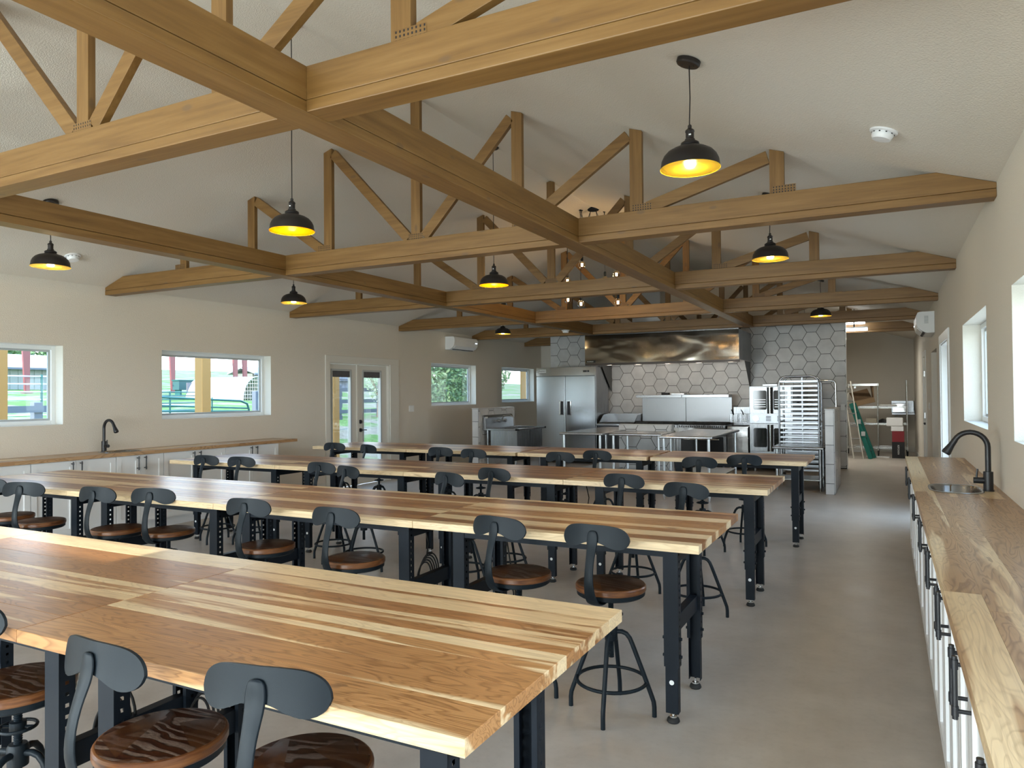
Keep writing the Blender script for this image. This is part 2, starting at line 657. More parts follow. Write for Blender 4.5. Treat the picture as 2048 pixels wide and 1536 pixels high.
mb = MB()
gable(mb, XL, XR, YB, YB + TH, 0)
struct(mb, 'wall_back', M_WALL)
mb = MB()
gable(mb, XL, -6.0, 16.8, 16.95, 0)
struct(mb, 'wall_back_left', M_WALL)
# unseen front wall: glazed doorways added for light, gable slot added for sun patch
FH = [(-7.3, -4.7), (-3.9, -1.3), (-0.9, 0.3)]
SLOT = (-5.6, -2.84, 3.108, 3.327)
mb = MB()
x = XL
for a, b in FH:
    mb.box(x, a, YF - TH, YF, 0, 2.1)
    x = b
mb.box(x, XR, YF - TH, YF, 0, 2.1)
gable(mb, XL, SLOT[0], YF - TH, YF, 2.1)
gable(mb, SLOT[0], SLOT[1], YF - TH, YF, 2.1, SLOT[2])
gable(mb, SLOT[0], SLOT[1], YF - TH, YF, SLOT[3])
gable(mb, SLOT[1], XR, YF - TH, YF, 2.1)
struct(mb, 'wall_front', M_WALL)
for i, (a, b) in enumerate(FH):
    mb = MB()
    for q in range(3):
        xx = a + (b - a) * q / 2
        mb.box(xx - 0.05 if q else xx, xx + (0.05 if q < 2 else 0), YF - 0.12, YF - 0.06, 0, 2.1)
    mb.box(a, b, YF - 0.12, YF - 0.06, 0, 0.1)
    mb.box(a, b, YF - 0.12, YF - 0.06, 2.0, 2.1)
    d = struct(mb, 'door_%d' % (i + 5), M_WHITE)
    MB().box(a, b, YF - 0.095, YF - 0.09, 0.1, 2.0).build('pane', M_GLASS, d)

# baseboards
for nm, x0, x1, segs in (('baseboard_left', XL, XL + 0.014, [(7.45, 8.77), (10.71, 16.8)]), ('baseboard_right', XR - 0.014, XR, [(7.6, 8.76), (10.6, 11.26), (12.62, 14.2), (15.2, 20.3)])):
    mb = MB()
    for a, b in segs:
        mb.box(x0, x1, a, b, 0, 0.13)
    struct(mb, nm, M_TRIM)
struct(MB().box(-6.9, XR, YB - 0.014, YB, 0, 0.13), 'baseboard_back', M_TRIM)


def window_x(i, x, s, y0, y1, z0, z1, inset=0.135, two=False):
    """window unit set back in the wall; s = +1 when outside is towards +x"""
    xa, xb = x + s * inset, x + s * (inset + 0.06)
    f = 0.045
    mb = MB()
    mb.box(xa, xb, y0, y0 + f, z0, z1).box(xa, xb, y1 - f, y1, z0, z1)
    mb.box(xa, xb, y0 + f, y1 - f, z0, z0 + f).box(xa, xb, y0 + f, y1 - f, z1 - f, z1)
    w = struct(mb, 'window_%d' % i, M_WHITE, bevel=0.004)
    xg = x + s * (inset + 0.035)
    mb = MB()
    g = 0.022
    a, b, c, d = y0 + f, y1 - f, z0 + f, z1 - f
    mb.box(xg - 0.012, xg + 0.012, a, a + g, c, d).box(xg - 0.012, xg + 0.012, b - g, b, c, d)
    mb.box(xg - 0.012, xg + 0.012, a + g, b - g, c, c + g).box(xg - 0.012, xg + 0.012, a + g, b - g, d - g, d)
    mb.build('sash', M_GREYV, w)
    MB().box(xg - 0.002, xg + 0.002, a + g, b - g, c + g, d - g).build('pane', M_GLASS, w)
    # painted drywall returns
    mb = MB()
    xw = x + s * 0.0005
    mb.box(xw, xa, y1 - 0.002, y1 + 0.001, z0, z1).box(xw, xa, y0 - 0.001, y0 + 0.002, z0, z1)
    mb.box(xw, xa, y0, y1, z0 - 0.001, z0 + 0.002).box(xw, xa, y0, y1, z1 - 0.002, z1 + 0.001)
    mb.build('reveal', M_REVEAL, w)
    return w


wi = 1
for k in (1, 2, 4, 5, 0):
    h = LW[k]
    window_x(wi, XL, -1, *h)
    wi += 1
for k in (2, 1, 0):
    h = RW[k]
    window_x(wi, XR, 1, *h)
    wi += 1

# glazed double door on the left (door_1)
y0, y1, zt = 8.88, 10.44, 2.035
mb = MB()
mb.box(XL - 0.13, XL + 0.018, 8.77, y0 + 0.02, 0, 2.15).box(XL - 0.13, XL + 0.018, y1 - 0.02, 10.72, 0, 2.15)
mb.box(XL - 0.13, XL + 0.018, y0 + 0.02, y1 - 0.02, zt - 0.015, 2.15)
casing_l = mb
d1 = thing('door_1', 'cream double door with tall glass panes and raised blinds in left wall', 'door')
d1['kind'] = 'structure'
del d1['category']
mb = MB()
cw = 0.105
mb.box(XL, XL + 0.018, y0 - cw, y0, 0, zt).box(XL, XL + 0.018, y1, y1 + cw + 0.15, 0, zt).box(XL, XL + 0.018, y0 - cw, y1 + cw + 0.15, zt, zt + cw)
mb.build('casing', M_TRIM, d1, bevel=0.004)
mb = MB()
mb.box(XL - 0.19, XL, y0, y0 + 0.02, 0, zt).box(XL - 0.19, XL, y1 - 0.02, y1, 0, zt).box(XL - 0.19, XL, y0 + 0.02, y1 - 0.02, zt - 0.02, zt)
mb.build('door_jamb', M_TRIM, d1)
ym = 9.62
for (a, b, ga, gb) in ((y0 + 0.022, ym - 0.004, 9.00, 9.44), (ym + 0.004, y1 - 0.022, 9.78, 10.24)):
    xa, xb = XL - 0.10, XL - 0.055
    mb = MB()
    mb.box(xa, xb, a, ga, 0.01, zt - 0.025).box(xa, xb, gb, b, 0.01, zt - 0.025).box(xa, xb, ga, gb, 0.01, 0.30).box(xa, xb, ga, gb, 1.90, zt - 0.025)
    lf = mb.build('door_leaf', M_TRIM, d1)
    mb = MB()
    mb.box(xb, xb + 0.012, ga - 0.03, ga, 0.27, 1.93).box(xb, xb + 0.012, gb, gb + 0.03, 0.27, 1.93).box(xb, xb + 0.012, ga, gb, 0.27, 0.30).box(xb, xb + 0.012, ga, gb, 1.90, 1.93)
    mb.build('lite_frame', M_GREYV, lf)
    MB().box(xa + 0.018, xa + 0.022, ga, gb, 0.30, 1.90).build('pane', M_GLASS, lf)
    mb = MB()
    for q in range(9):
        mb.box(xa + 0.025, xb - 0.003, ga + 0.004, gb - 0.004, 1.80 + q * 0.0115, 1.8113 + q * 0.0115)
    for q in (0.25, 0.55, 0.85):
        yq = ga + q * (gb - ga)
        mb.box(xb - 0.003, xb - 0.001, yq - 0.008, yq + 0.008, 1.795, 1.9)
    mb.build('blind', mat('raised blind grey', (0.09, 0.09, 0.10), 0.6), lf)
mb = MB()
mb.box(XL - 0.055, XL - 0.035, ym - 0.025, ym + 0.025, 0.01, zt - 0.025)
mb.build('astragal', M_TRIM, d1)
mb = MB()
mb.cyl((XL - 0.055, 9.69, 0.915), (XL - 0.03, 9.69, 0.915), 0.032, 16).cyl((XL - 0.03, 9.69, 0.915), (XL - 0.005, 9.69, 0.915), 0.011, 10)
mb.tube([(XL - 0.005, 9.685, 0.915), (XL - 0.003, 9.74, 0.918), (XL - 0.006, 9.80, 0.915)], 0.009, 8)
mb.build('lever', M_FAUCET, d1, smooth=40)
MB().cyl((XL - 0.055, 9.69, 1.055), (XL - 0.035, 9.69, 1.055), 0.033, 16).build('deadbolt', M_FAUCET, d1, smooth=40)

# right wall: glazed exterior door (door_2), cased opening and plain door (door_3)
d2 = MB()
d2.box(XR + 0.13, XR + 0.175, 9.12, 9.24, 0, 2.04).box(XR + 0.13, XR + 0.175, 10.22, 10.34, 0, 2.04).box(XR + 0.13, XR + 0.175, 9.24, 10.22, 0, 0.2).box(XR + 0.13, XR + 0.175, 9.24, 10.22, 1.92, 2.04)
d2 = struct(d2, 'door_2', M_WHITE)
MB().box(XR + 0.150, XR + 0.155, 9.24, 10.22, 0.2, 1.92).build('pane', M_GLASS, d2)
mb = MB()
mb.box(XR - 0.018, XR, 8.99, 9.10, 0, 2.06).box(XR - 0.018, XR, 10.36, 10.47, 0, 2.06).box(XR - 0.018, XR, 8.99, 10.47, 2.06, 2.17)
mb.build('casing', M_WHITE, d2, bevel=0.004)
mb = MB()
mb.box(XR, XR + 0.19, 10.345, 10.36, 0, 2.06).box(XR, XR + 0.19, 9.10, 9.115, 0, 2.06).box(XR, XR + 0.19, 9.115, 10.345, 2.045, 2.06)
mb.build('door_jamb', M_WHITE, d2)
d3 = struct(MB().box(XR + 0.02, XR + 0.06, 14.315, 15.105, 0.01, 2.07), 'door_3', M_TRIM)
mb = MB()
mb.box(XR - 0.016, XR, 14.20, 14.3, 0, 2.09).box(XR - 0.016, XR, 15.12, 15.22, 0, 2.09).box(XR - 0.016, XR, 14.2, 15.22, 2.09, 2.19)
mb.build('casing', M_TRIM, d3)
for z in (0.25, 1.05, 1.8):
    MB().box(XR - 0.004, XR + 0.022, 15.09, 15.13, z - 0.05, z + 0.05).build('hinge', M_CHROME, d3)
MB().cyl((XR + 0.02, 14.38, 0.93), (XR - 0.04, 14.38, 0.93), 0.02, 10).tube([(XR - 0.035, 14.38, 0.93), (XR - 0.037, 14.50, 0.93)], 0.01, 8).build('lever', M_FAUCET, d3, smooth=40)
# the little hall behind the cased opening
mb = MB()
mb.box(XR + TH, XR + 1.6, 11.1, 11.26, 0, 2.5).box(XR + TH, XR + 1.6, 12.62, 12.78, 0, 2.5).box(XR + 1.6, XR + 1.75, 11.1, 12.78, 0, 2.5).box(XR + TH, XR + 1.75, 11.1, 12.78, 2.5, 2.6)
struct(mb, 'wall_hall', M_WALL)

# ------------------------------------------------------------------ tiled kitchen wall and half walls
HS = 0.168          # hexagon side
HP = HS * math.sqrt(3)


def hex_tiles(parent, x0, x1, z0, z1, fn, ox, oz, skip=None, gap=0.009, thick=0.009):
    """flat-topped hexagon tiles clipped to a rectangle; fn(u, v, w) -> point"""
    n0 = int((x0 - ox) / (1.5 * HS)) - 2
    n1 = int((x1 - ox) / (1.5 * HS)) + 2
    count = 0
    for i in range(n0, n1 + 1):
        cx = ox + i * 1.5 * HS
        m0 = int((z0 - oz) / HP) - 2
        m1 = int((z1 - oz) / HP) + 2
        for j in range(m0, m1 + 1):
            cz = oz + j * HP + (HP / 2 if i % 2 else 0)
            r = HS - gap / math.sqrt(3)
            poly = [(cx + r * math.cos(PI / 3 * k), cz + r * math.sin(PI / 3 * k)) for k in range(6)]
            poly = clip(poly, x0 + 0.002, x1 - 0.002, z0 + 0.002, z1 - 0.002)
            if len(poly) < 3:
                continue
            us = [p[0] for p in poly]
            vs = [p[1] for p in poly]
            if (max(us) - min(us)) < 0.006 or (max(vs) - min(vs)) < 0.006:
                continue
            if skip and skip((min(us), max(us), min(vs), max(vs))):
                continue
            MB().prism(poly, fn, 0.0, thick).build('tile', M_TILE, parent)
            count += 1
    return count


YK = 15.40
wk = struct(MB().box(-6.93, -0.70, YK, YK + 0.15, 0, 2.85), 'wall_kitchen', M_GROUT)
hex_tiles(wk, -6.93, -0.70, 0.02, 2.84, lambda u, w, q: (u, YK - q, w), -4.58, 1.795,
          skip=lambda b: (b[1] < -6.05 and b[3] < 1.95) or (b[0] > -5.3 and b[1] < -2.6 and b[2] > 2.15) or (b[3] < 0.62 and b[1] < -1.1))
MB().box(-0.70, -0.688, YK - 0.012, YK + 0.15, 0, 2.85).build('edge_trim', M_WHITE, wk)


def half_wall(name, x0, x1, y0, y1, h, front, sides):
    w = struct(MB().box(x0, x1, y0, y1, 0, h), name, M_GROUT)
    if front == 'stack':
        z = 0.0
        for zt in [0.16 + 0.28 * k for k in range(20)]:
            zt = min(zt, h)
            MB().box(x0 + 0.004, x1 - 0.004, y0 - 0.009, y0, z + 0.004, zt - 0.004).build('tile', M_TILE, w)
            z = zt
            if zt >= h:
                break
    else:
        hex_tiles(w, x0, x1, 0.01, h, lambda u, q, e: (u, y0 - e, q), (x0 + x1) / 2 + 0.02, h - 0.36)
    if '+x' in sides:
        hex_tiles(w, y0, y1, 0.01, h, lambda u, q, e: (x1 + e, u, q), y0 + 0.22, 0.32)
    MB().box(x0 - 0.004, x1 + 0.011, y0 - 0.011, y1, h, h + 0.012).build('cap', M_TILE, w)
    return w


half_wall('wall_half_left', -6.755, -6.625, 11.49, 12.92, 1.232, 'stack', ['+x'])
half_wall('wall_half_right', -0.81, -0.69, 11.49, 12.90, 1.232, 'stack', ['+x'])
half_wall('wall_half_middle', -3.955, -3.08, 11.52, 11.65, 0.975, 'hex', ['+x'])

# ------------------------------------------------------------------ roof trusses
CB, CT = 2.655, 2.845      # bottom chord: underside and top
B1, B2 = (-5.245, -5.095), (-2.235, -2.085)
TY = [(2.235, 'nearest roof truss crossing the top of the view'), (5.17, 'second roof truss from the camera, above the second row of benches'),
      (8.02, 'third roof truss from the camera, between middle row of pendants and chandelier'), (10.72, 'fourth roof truss, just beyond the bulb chandelier'),
      (13.33, 'fifth roof truss, in front of the steel range hood'), (15.85, 'farthest roof truss, beyond the hexagon tiled wall')]
ceil_z = lambda x: ZW + 0.32 * min(XR - x, x - XL)
PX = [-6.57, -5.58, -4.595, -3.61, -2.625, -1.635, -0.645]


def bar(mb, p, q, w, y0, y1):
    """flat timber in the xz plane from p to q, width w, between y0 and y1"""
    p, q = Vector(p), Vector(q)
    d = (q - p).normalized()
    n = Vector((-d.y, d.x)) * (w / 2)
    mb.prism([tuple(p + n), tuple(p - n), tuple(q - n), tuple(q + n)][::-1], lambda u, v, e: (u, e, v), y0, y1)


def plate(tr, x0, x1, z0, z1, y):
    """punched gang plate: thin sheet with rows of slots cut through"""
    nx, nz = max(3, int((x1 - x0) / 0.018)), 3
    dx, dz = (x1 - x0) / nx, (z1 - z0) / nz
    mb = MB()
    for i in range(nx):
        for j in range(nz):
            a, c = x0 + i * dx, z0 + j * dz
            b, d = a + dx, c + dz
            e, f, g, h = a + dx * 0.30, b - dx * 0.30, c + dz * 0.22, d - dz * 0.22
            q = [(a, y, c), (b, y, c), (b, y, d), (a, y, d), (e, y, g), (f, y, g), (f, y, h), (e, y, h)]
            mb.add(q, [(0, 1, 5, 4), (1, 2, 6, 5), (2, 3, 7, 6), (3, 0, 4, 7)])
            mb.add([(e, y + 0.0008, g), (f, y + 0.0008, g), (f, y + 0.0008, h), (e, y + 0.0008, h)], [(0, 1, 2, 3)], 1)
    return mb.build('gang_plate', [M_TX, M_DARK], tr)


for ti, (ty, lab) in enumerate(TY):
    tr = thing('roof_truss', 'stained timber ' + lab, 'roof truss', (0, 0, 0), 0, 'timber roof trusses')
    ya, yb = ty, ty + 0.125
    segs = [(XL, B1[0]), (B1[1], B2[0]), (B2[1], XR)] if ti < 5 else [(XL, XR)]
    for (a, b) in segs:
        mb = MB()
        pts = [(a, CB + 0.052), (b, CB + 0.052)]
        if b == XR:
            pts += [(b, ceil_z(XR) - 0.004), (XR - 0.31, CT)]
        else:
            pts += [(b, CT)]
        if a == XL:
            pts += [(XL + 0.31, CT), (XL, ceil_z(XL) - 0.004)]
        else:
            pts += [(a, CT)]
        mb.prism(pts[::-1], lambda u, w, q: (u, q, w), ya, yb)
        mb.build('bottom_chord', M_TX, tr, bevel=0.003)
        MB().box(a, b, ya - 0.002, yb + 0.002, CB, CB + 0.050).build('chord_strip', M_TX, tr, bevel=0.004)
    wy0, wy1 = ty + 0.028, ty + 0.068
    hw = 0.047
    for k, px in enumerate(PX):
        mb = MB()
        za, zb = ceil_z(px - hw) - 0.002, ceil_z(px + hw) - 0.002
        pts = [(px - hw, CT - 0.01), (px + hw, CT - 0.01), (px + hw, zb)]
        if k == 3:
            pts.append((px, ceil_z(px) - 0.002))
        pts.append((px - hw, za))
        mb.prism(pts[::-1], lambda u, w, q: (u, q, w), wy0, wy1)
        mb.build('post', M_TZ, tr, bevel=0.002)
    for k in range(3):
        for sg in (1, -1):
            a = PX[6 - k] if sg == 1 else PX[k]
            b = PX[5 - k] if sg == 1 else PX[k + 1]
            top = (a - sg * (hw + 0.012), ceil_z(a - sg * hw) - 0.052)
            bot = (b + sg * (hw + 0.036), CT + 0.02)
            mb = MB()
            bar(mb, top, bot, 0.088, wy0, wy1)
            mb.build('diagonal', M_TZ if False else M_TX, tr, bevel=0.002)
    if ti < 4:
        for k, px in enumerate(PX):
            if ti < 2 or 1 <= k <= 5:
                sgn = 1 if px > XM + 0.1 else (-1 if px < XM - 0.1 else 0)
                plate(tr, px - 0.075 + sgn * 0.045, px + 0.075 + sgn * 0.045, CT + 0.002, CT + 0.055, wy0 - 0.0015)

bands = [YF] + [v for t_ in TY[:5] for v in (t_[0], t_[0] + 0.125)]
# the two long beams run through from the front wall to the fifth truss
for nm, (xa, xb) in (('left', B1), ('right', B2)):
    o = thing('ceiling_beam', 'long stained timber beam running away from camera, %s of the pair' % nm, 'beam', group='long ceiling beams')
    mb = MB().box(xa, xb, YF, TY[4][0] + 0.125, CB + 0.049, CT)
    mb.build('beam', M_TY, o, bevel=0.003)
    MB().box(xa - 0.002, xb + 0.002, YF, TY[4][0] + 0.125, CB - 0.004, CB + 0.046).build('beam_strip', M_TY, o, bevel=0.004)

# ------------------------------------------------------------------ workbenches
ZT = 0.825
BD = 0.95
BL = 1.525


def perforated(mb, x, y0, y1, z0, z1, pitch=0.032, hole=0.011):
    """steel flange in the plane x with one column of square holes"""
    n = max(1, int((z1 - z0) / pitch))
    dz = (z1 - z0) / n
    yc = (y0 + y1) / 2
    for i in range(n):
        a, b = z0 + i * dz, z0 + (i + 1) * dz
        zc = (a + b) / 2
        h = hole / 2
        q = [(x, y0, a), (x, y1, a), (x, y1, b), (x, y0, b), (x, yc - h, zc - h), (x, yc + h, zc - h), (x, yc + h, zc + h), (x, yc - h, zc + h)]
        mb.add(q, [(0, 1, 5, 4), (1, 2, 6, 5), (2, 3, 7, 6), (3, 0, 4, 7)])


def leg_mesh(face):
    """channel leg: face plate towards y=-1 (front leg) or y=+1 (rear leg)"""
    mb = MB()
    w, d = 0.034, 0.046
    yf = -d / 2 if face < 0 else d / 2
    mb.box(-w, w, yf - 0.0015, yf + 0.0015, 0.255, ZT - 0.045)
    perforated(mb, -w, -d / 2, d / 2, 0.255, ZT - 0.045)
    perforated(mb, w, -d / 2, d / 2, 0.255, ZT - 0.045)
    yi = -yf
    mb.box(-w, -w + 0.016, yi - 0.0015, yi + 0.0015, 0.255, ZT - 0.045).box(w - 0.016, w, yi - 0.0015, yi + 0.0015, 0.255, ZT - 0.045)
    return mb


def leg_inner(face):
    mb = MB()
    w, d = 0.028, 0.038
    yf = -d / 2 if face < 0 else d / 2
    mb.box(-w, w, yf - 0.0015, yf + 0.0015, 0.045, 0.43)
    mb.box(-w - 0.0012, -w + 0.0012, -d / 2, d / 2, 0.045, 0.43).box(w - 0.0012, w + 0.0012, -d / 2, d / 2, 0.045, 0.43)
    for z in (0.30, 0.38):
        for s in (-1, 1):
            mb.cyl((s * 0.034, 0, z), (s * 0.044, 0, z), 0.0075, 8)
    return mb


def foot_mesh():
    mb = MB()
    mb.lathe([(0.026, 0.0), (0.030, 0.006), (0.026, 0.018), (0.017, 0.024)], 16)
    mb.lathe([(0.017, 0.024), (0.017, 0.030), (0.006, 0.031), (0.006, 0.05)], 12, m=1)
    return mb


LEGM = {f: leg_mesh(f).mesh('leg', M_BLACK) for f in (-1, 1)}
INNM = {f: leg_inner(f).mesh('leg_extension', M_BLACK, 40) for f in (-1, 1)}
FOOTM = foot_mesh().mesh('foot', [M_RUBBER, M_CHROME], 40)
STICKM = MB().cyl((0, 0, 0), (0, -0.0012, 0), 0.011, 14).mesh('sticker', M_WHITE)


def put(name, me, parent, loc):
    o = bpy.data.objects.new(name, me)
    COL.objects.link(o)
    o.parent = parent
    o.location = loc
    return o


BENCH_ROWS = [
    (1.225, [-0.742, -2.267, -3.793], 'nearest row', [(-0.85, -1.93), (-2.18, -3.30), (-3.72, -4.85)]),
    (3.215, [-0.742, -2.267, -3.793, -5.319], 'second row', [(-0.885, -2.01), (-2.36, -3.56), (-3.85, -4.96), (-5.31, -6.42)]),
    (5.235, [-0.735, -2.261, -3.787, -5.313], 'third row', [(-0.87, -1.98), (-2.39, -3.42), (-3.85, -4.95), (-5.38, -6.50)]),
    (7.43, [-0.69, -2.25, -3.80, -5.33], 'farthest row', [(-0.80, -1.93), (-2.35, -3.47), (-3.90, -5.02), (-5.43, -6.56)]),
]
POSN = ['right-hand end', 'second from right', 'third from right', 'left-hand end']
# heart bias and tone of the boards for the two sections nearest the camera, from the front edge to the back
SPECIAL = {
    (0, 0): [(0.150, 0.56, 0.80), (0.125, 0.60, 0.70), (0.115, 0.52, 0.75), (0.120, 0.50, 0.9), (0.095, 0.53, 0.6), (0.110, 0.54, 0.45), (0.115, 0.50, 0.40), (0.120, 0.30, 0.75)],
    (0, 1): [(0.140, 0.58, 0.60), (0.120, 0.56, 0.45), (0.130, 0.53, 0.40), (0.110, 0.47, 0.7), (0.135, 0.60, 0.45), (0.165, 0.58, 0.45), (0.15, 0.28, 0.95)],
}
bench_things = []
for ri, (fy, xs, rname, lxs) in enumerate(BENCH_ROWS):
    rnd = random.Random(20 + ri)
    for si, xr in enumerate(xs):
        last = POSN[si]
        b = thing('workbench', 'butcher-block workbench on black steel legs, %s, %s' % (rname, last), 'workbench', (xr - BL / 2, fy, 0), 0, 'butcher-block workbenches')
        bench_things.append(b)
        spec = SPECIAL.get((ri, si))
        if spec is None:
            ws = [rnd.uniform(0.05, 0.13) for _ in range(11 if ri else 8)]
            tot = sum(ws)
            spec = []
            for w in ws:
                z = rnd.random()
                dark = (ri, si) in ((1, 0), (1, 3)) or ri >= 2
                bias = 0.34 if z < (0.18 if dark else 0.28) else rnd.uniform(0.52, 0.72)
                spec.append((w * BD / tot, bias, rnd.uniform(0.0, 0.75) if dark else rnd.uniform(0.25, 0.9)))
            if ri >= 1:
                spec[0] = (spec[0][0], 0.33, 0.9)
        k = BD / sum(s[0] for s in spec)
        y = 0.0
        for w, bias, tone in spec:
            w *= k
            o = MB().box(-BL / 2 + 0.0012, BL / 2 - 0.0012, -w / 2 + 0.0002, w / 2 - 0.0002, -0.019, 0.019).build('plank', M_PLANKX, b, (0, y + w / 2, ZT - 0.019), bevel=0.0012, seg=1)
            o.color = (bias, tone, 0.5, 1)
            y += w
        # steel underframe
        lf, lr = 0.075, 0.505
        bc = xr - BL / 2
        lxr, lxl = lxs[si][0] - bc, lxs[si][1] - bc
        mb = MB()
        for yy in (lf, lr):
            mb.box(lxl, lxr, yy - 0.02, yy - 0.017, ZT - 0.075, ZT - 0.039).box(lxl, lxr, yy - 0.02, yy + 0.015, ZT - 0.0405, ZT - 0.0385)
        mb.build('long_rail', M_BLACK, b)
        for sx in (-1, 1):
            x = lxr if sx > 0 else lxl
            for yy, fc in ((lf, -1), (lr, 1)):
                lg = put('leg', LEGM[fc], b, (x, yy, 0))
                put('leg_extension', INNM[fc], lg, (0, 0, 0))
                put('foot', FOOTM, lg, (0, 0, 0))
                if fc < 0:
                    put('sticker', STICKM, lg, (0, -0.0215, 0.185))
            MB().box(x - 0.02, x + 0.02, lf + 0.02, lr - 0.02, ZT - 0.11, ZT - 0.042).build('top_rail', M_BLACK, b, bevel=0.002)
            MB().box(x - 0.02, x + 0.02, lf + 0.02, lr - 0.02, 0.40, 0.475).build('stretcher', M_BLACK, b, bevel=0.002)

# ------------------------------------------------------------------ stools


def spline(pts, n):
    """Catmull-Rom through 2-D points, n samples"""
    out = []
    k = len(pts) - 1
    for q in range(n + 1):
        f = q / n * k
        i = min(int(f), k - 1)
        u = f - i
        p0, p1, p2, p3 = pts[max(i - 1, 0)], pts[i], pts[i + 1], pts[min(i + 2, k)]
        out.append(tuple(0.5 * (2 * b + (c - a) * u + (2 * a - 5 * b + 4 * c - d) * u * u + (3 * b - a - 3 * c + d) * u ** 3) for a, b, c, d in zip(p0, p1, p2, p3)))
    return out


def backrest_mb():
    """kidney-shaped plate with two lower lobes, curved around the sitter"""
    mb = MB()
    top = [(0, 0.050), (0.045, 0.050), (0.09, 0.047), (0.122, 0.040), (0.146, 0.025), (0.159, 0.005), (0.163, -0.014)]
    bot = [(0, -0.026), (0.022, -0.028), (0.045, -0.034), (0.072, -0.045), (0.105, -0.054), (0.136, -0.050), (0.155, -0.035), (0.163, -0.014)]
    n, m = 18, 6
    T, B = spline(top, n), spline(bot, n)
    T = [(-u, v) for u, v in T[:0:-1]] + T
    B = [(-u, v) for u, v in B[:0:-1]] + B
    N = len(T)
    grid = []
    for th in (-0.0045, 0.0045):
        for i in range(N):
            for j in range(m + 1):
                f = j / m
                u, v = B[i][0] + (T[i][0] - B[i][0]) * f, B[i][1] + (T[i][1] - B[i][1]) * f
                e = 1.0
                grid.append((u, 1.35 * u * u - 0.9 * v * v * (1 if v < 0 else 0.3) + th * e, v))
    mb.v = grid
    k = m + 1
    S = N * k
    for i in range(N - 1):
        for j in range(m):
            a = i * k + j
            mb.f.append((a, a + k, a + k + 1, a + 1))
            mb.f.append((S + a, S + a + 1, S + a + k + 1, S + a + k))
        a, b = i * k, (i + 1) * k
        mb.f.append((a, S + a, S + b, b))
        a, b = i * k + m, (i + 1) * k + m
        mb.f.append((a, b, S + b, S + a))
    mb.mi = [0] * len(mb.f)
    return mb


def stem_mb():
    """flat strap from the back of the plate down and forward under the seat"""
    prof = [(-0.1955, 0.882, 0.012), (-0.1975, 0.876, 0.021), (-0.199, 0.862, 0.026), (-0.200, 0.842, 0.0285), (-0.205, 0.815, 0.0265), (-0.219, 0.780, 0.0225), (-0.234, 0.735, 0.021), (-0.243, 0.685, 0.022),
            (-0.243, 0.640, 0.0245), (-0.232, 0.598, 0.028), (-0.212, 0.566, 0.031), (-0.182, 0.545, 0.034), (-0.14, 0.538, 0.034), (-0.09, 0.540, 0.032), (-0.02, 0.546, 0.030)]
    mb = MB()
    th = 0.005
    k = len(prof)
    vs = []
    for i, (y, z, w) in enumerate(prof):
        a, b = prof[max(0, i - 1)], prof[min(k - 1, i + 1)]
        d = Vector((b[0] - a[0], b[1] - a[1])).normalized()
        nn = Vector((-d.y, d.x))
        o = nn * th
        # slightly cupped strap: six points around
        c = nn * (th * 1.3)
        vs += [(-w, y - o.x * 0.4, z - o.y * 0.4), (0, y - o.x - c.x * 0.5, z - o.y - c.y * 0.5), (w, y - o.x * 0.4, z - o.y * 0.4), (w, y + o.x * 0.8, z + o.y * 0.8), (0, y + o.x * 0.5, z + o.y * 0.5), (-w, y + o.x * 0.8, z + o.y * 0.8)]
    mb.v = vs
    for i in range(k - 1):
        for j in range(6):
            a, b = i * 6 + j, i * 6 + (j + 1) % 6
            mb.f.append((a, b, b + 6, a + 6))
    mb.f.append(tuple(range(6))[::-1])
    mb.f.append(tuple(range((k - 1) * 6, k * 6)))
    mb.mi = [0] * len(mb.f)
    return mb


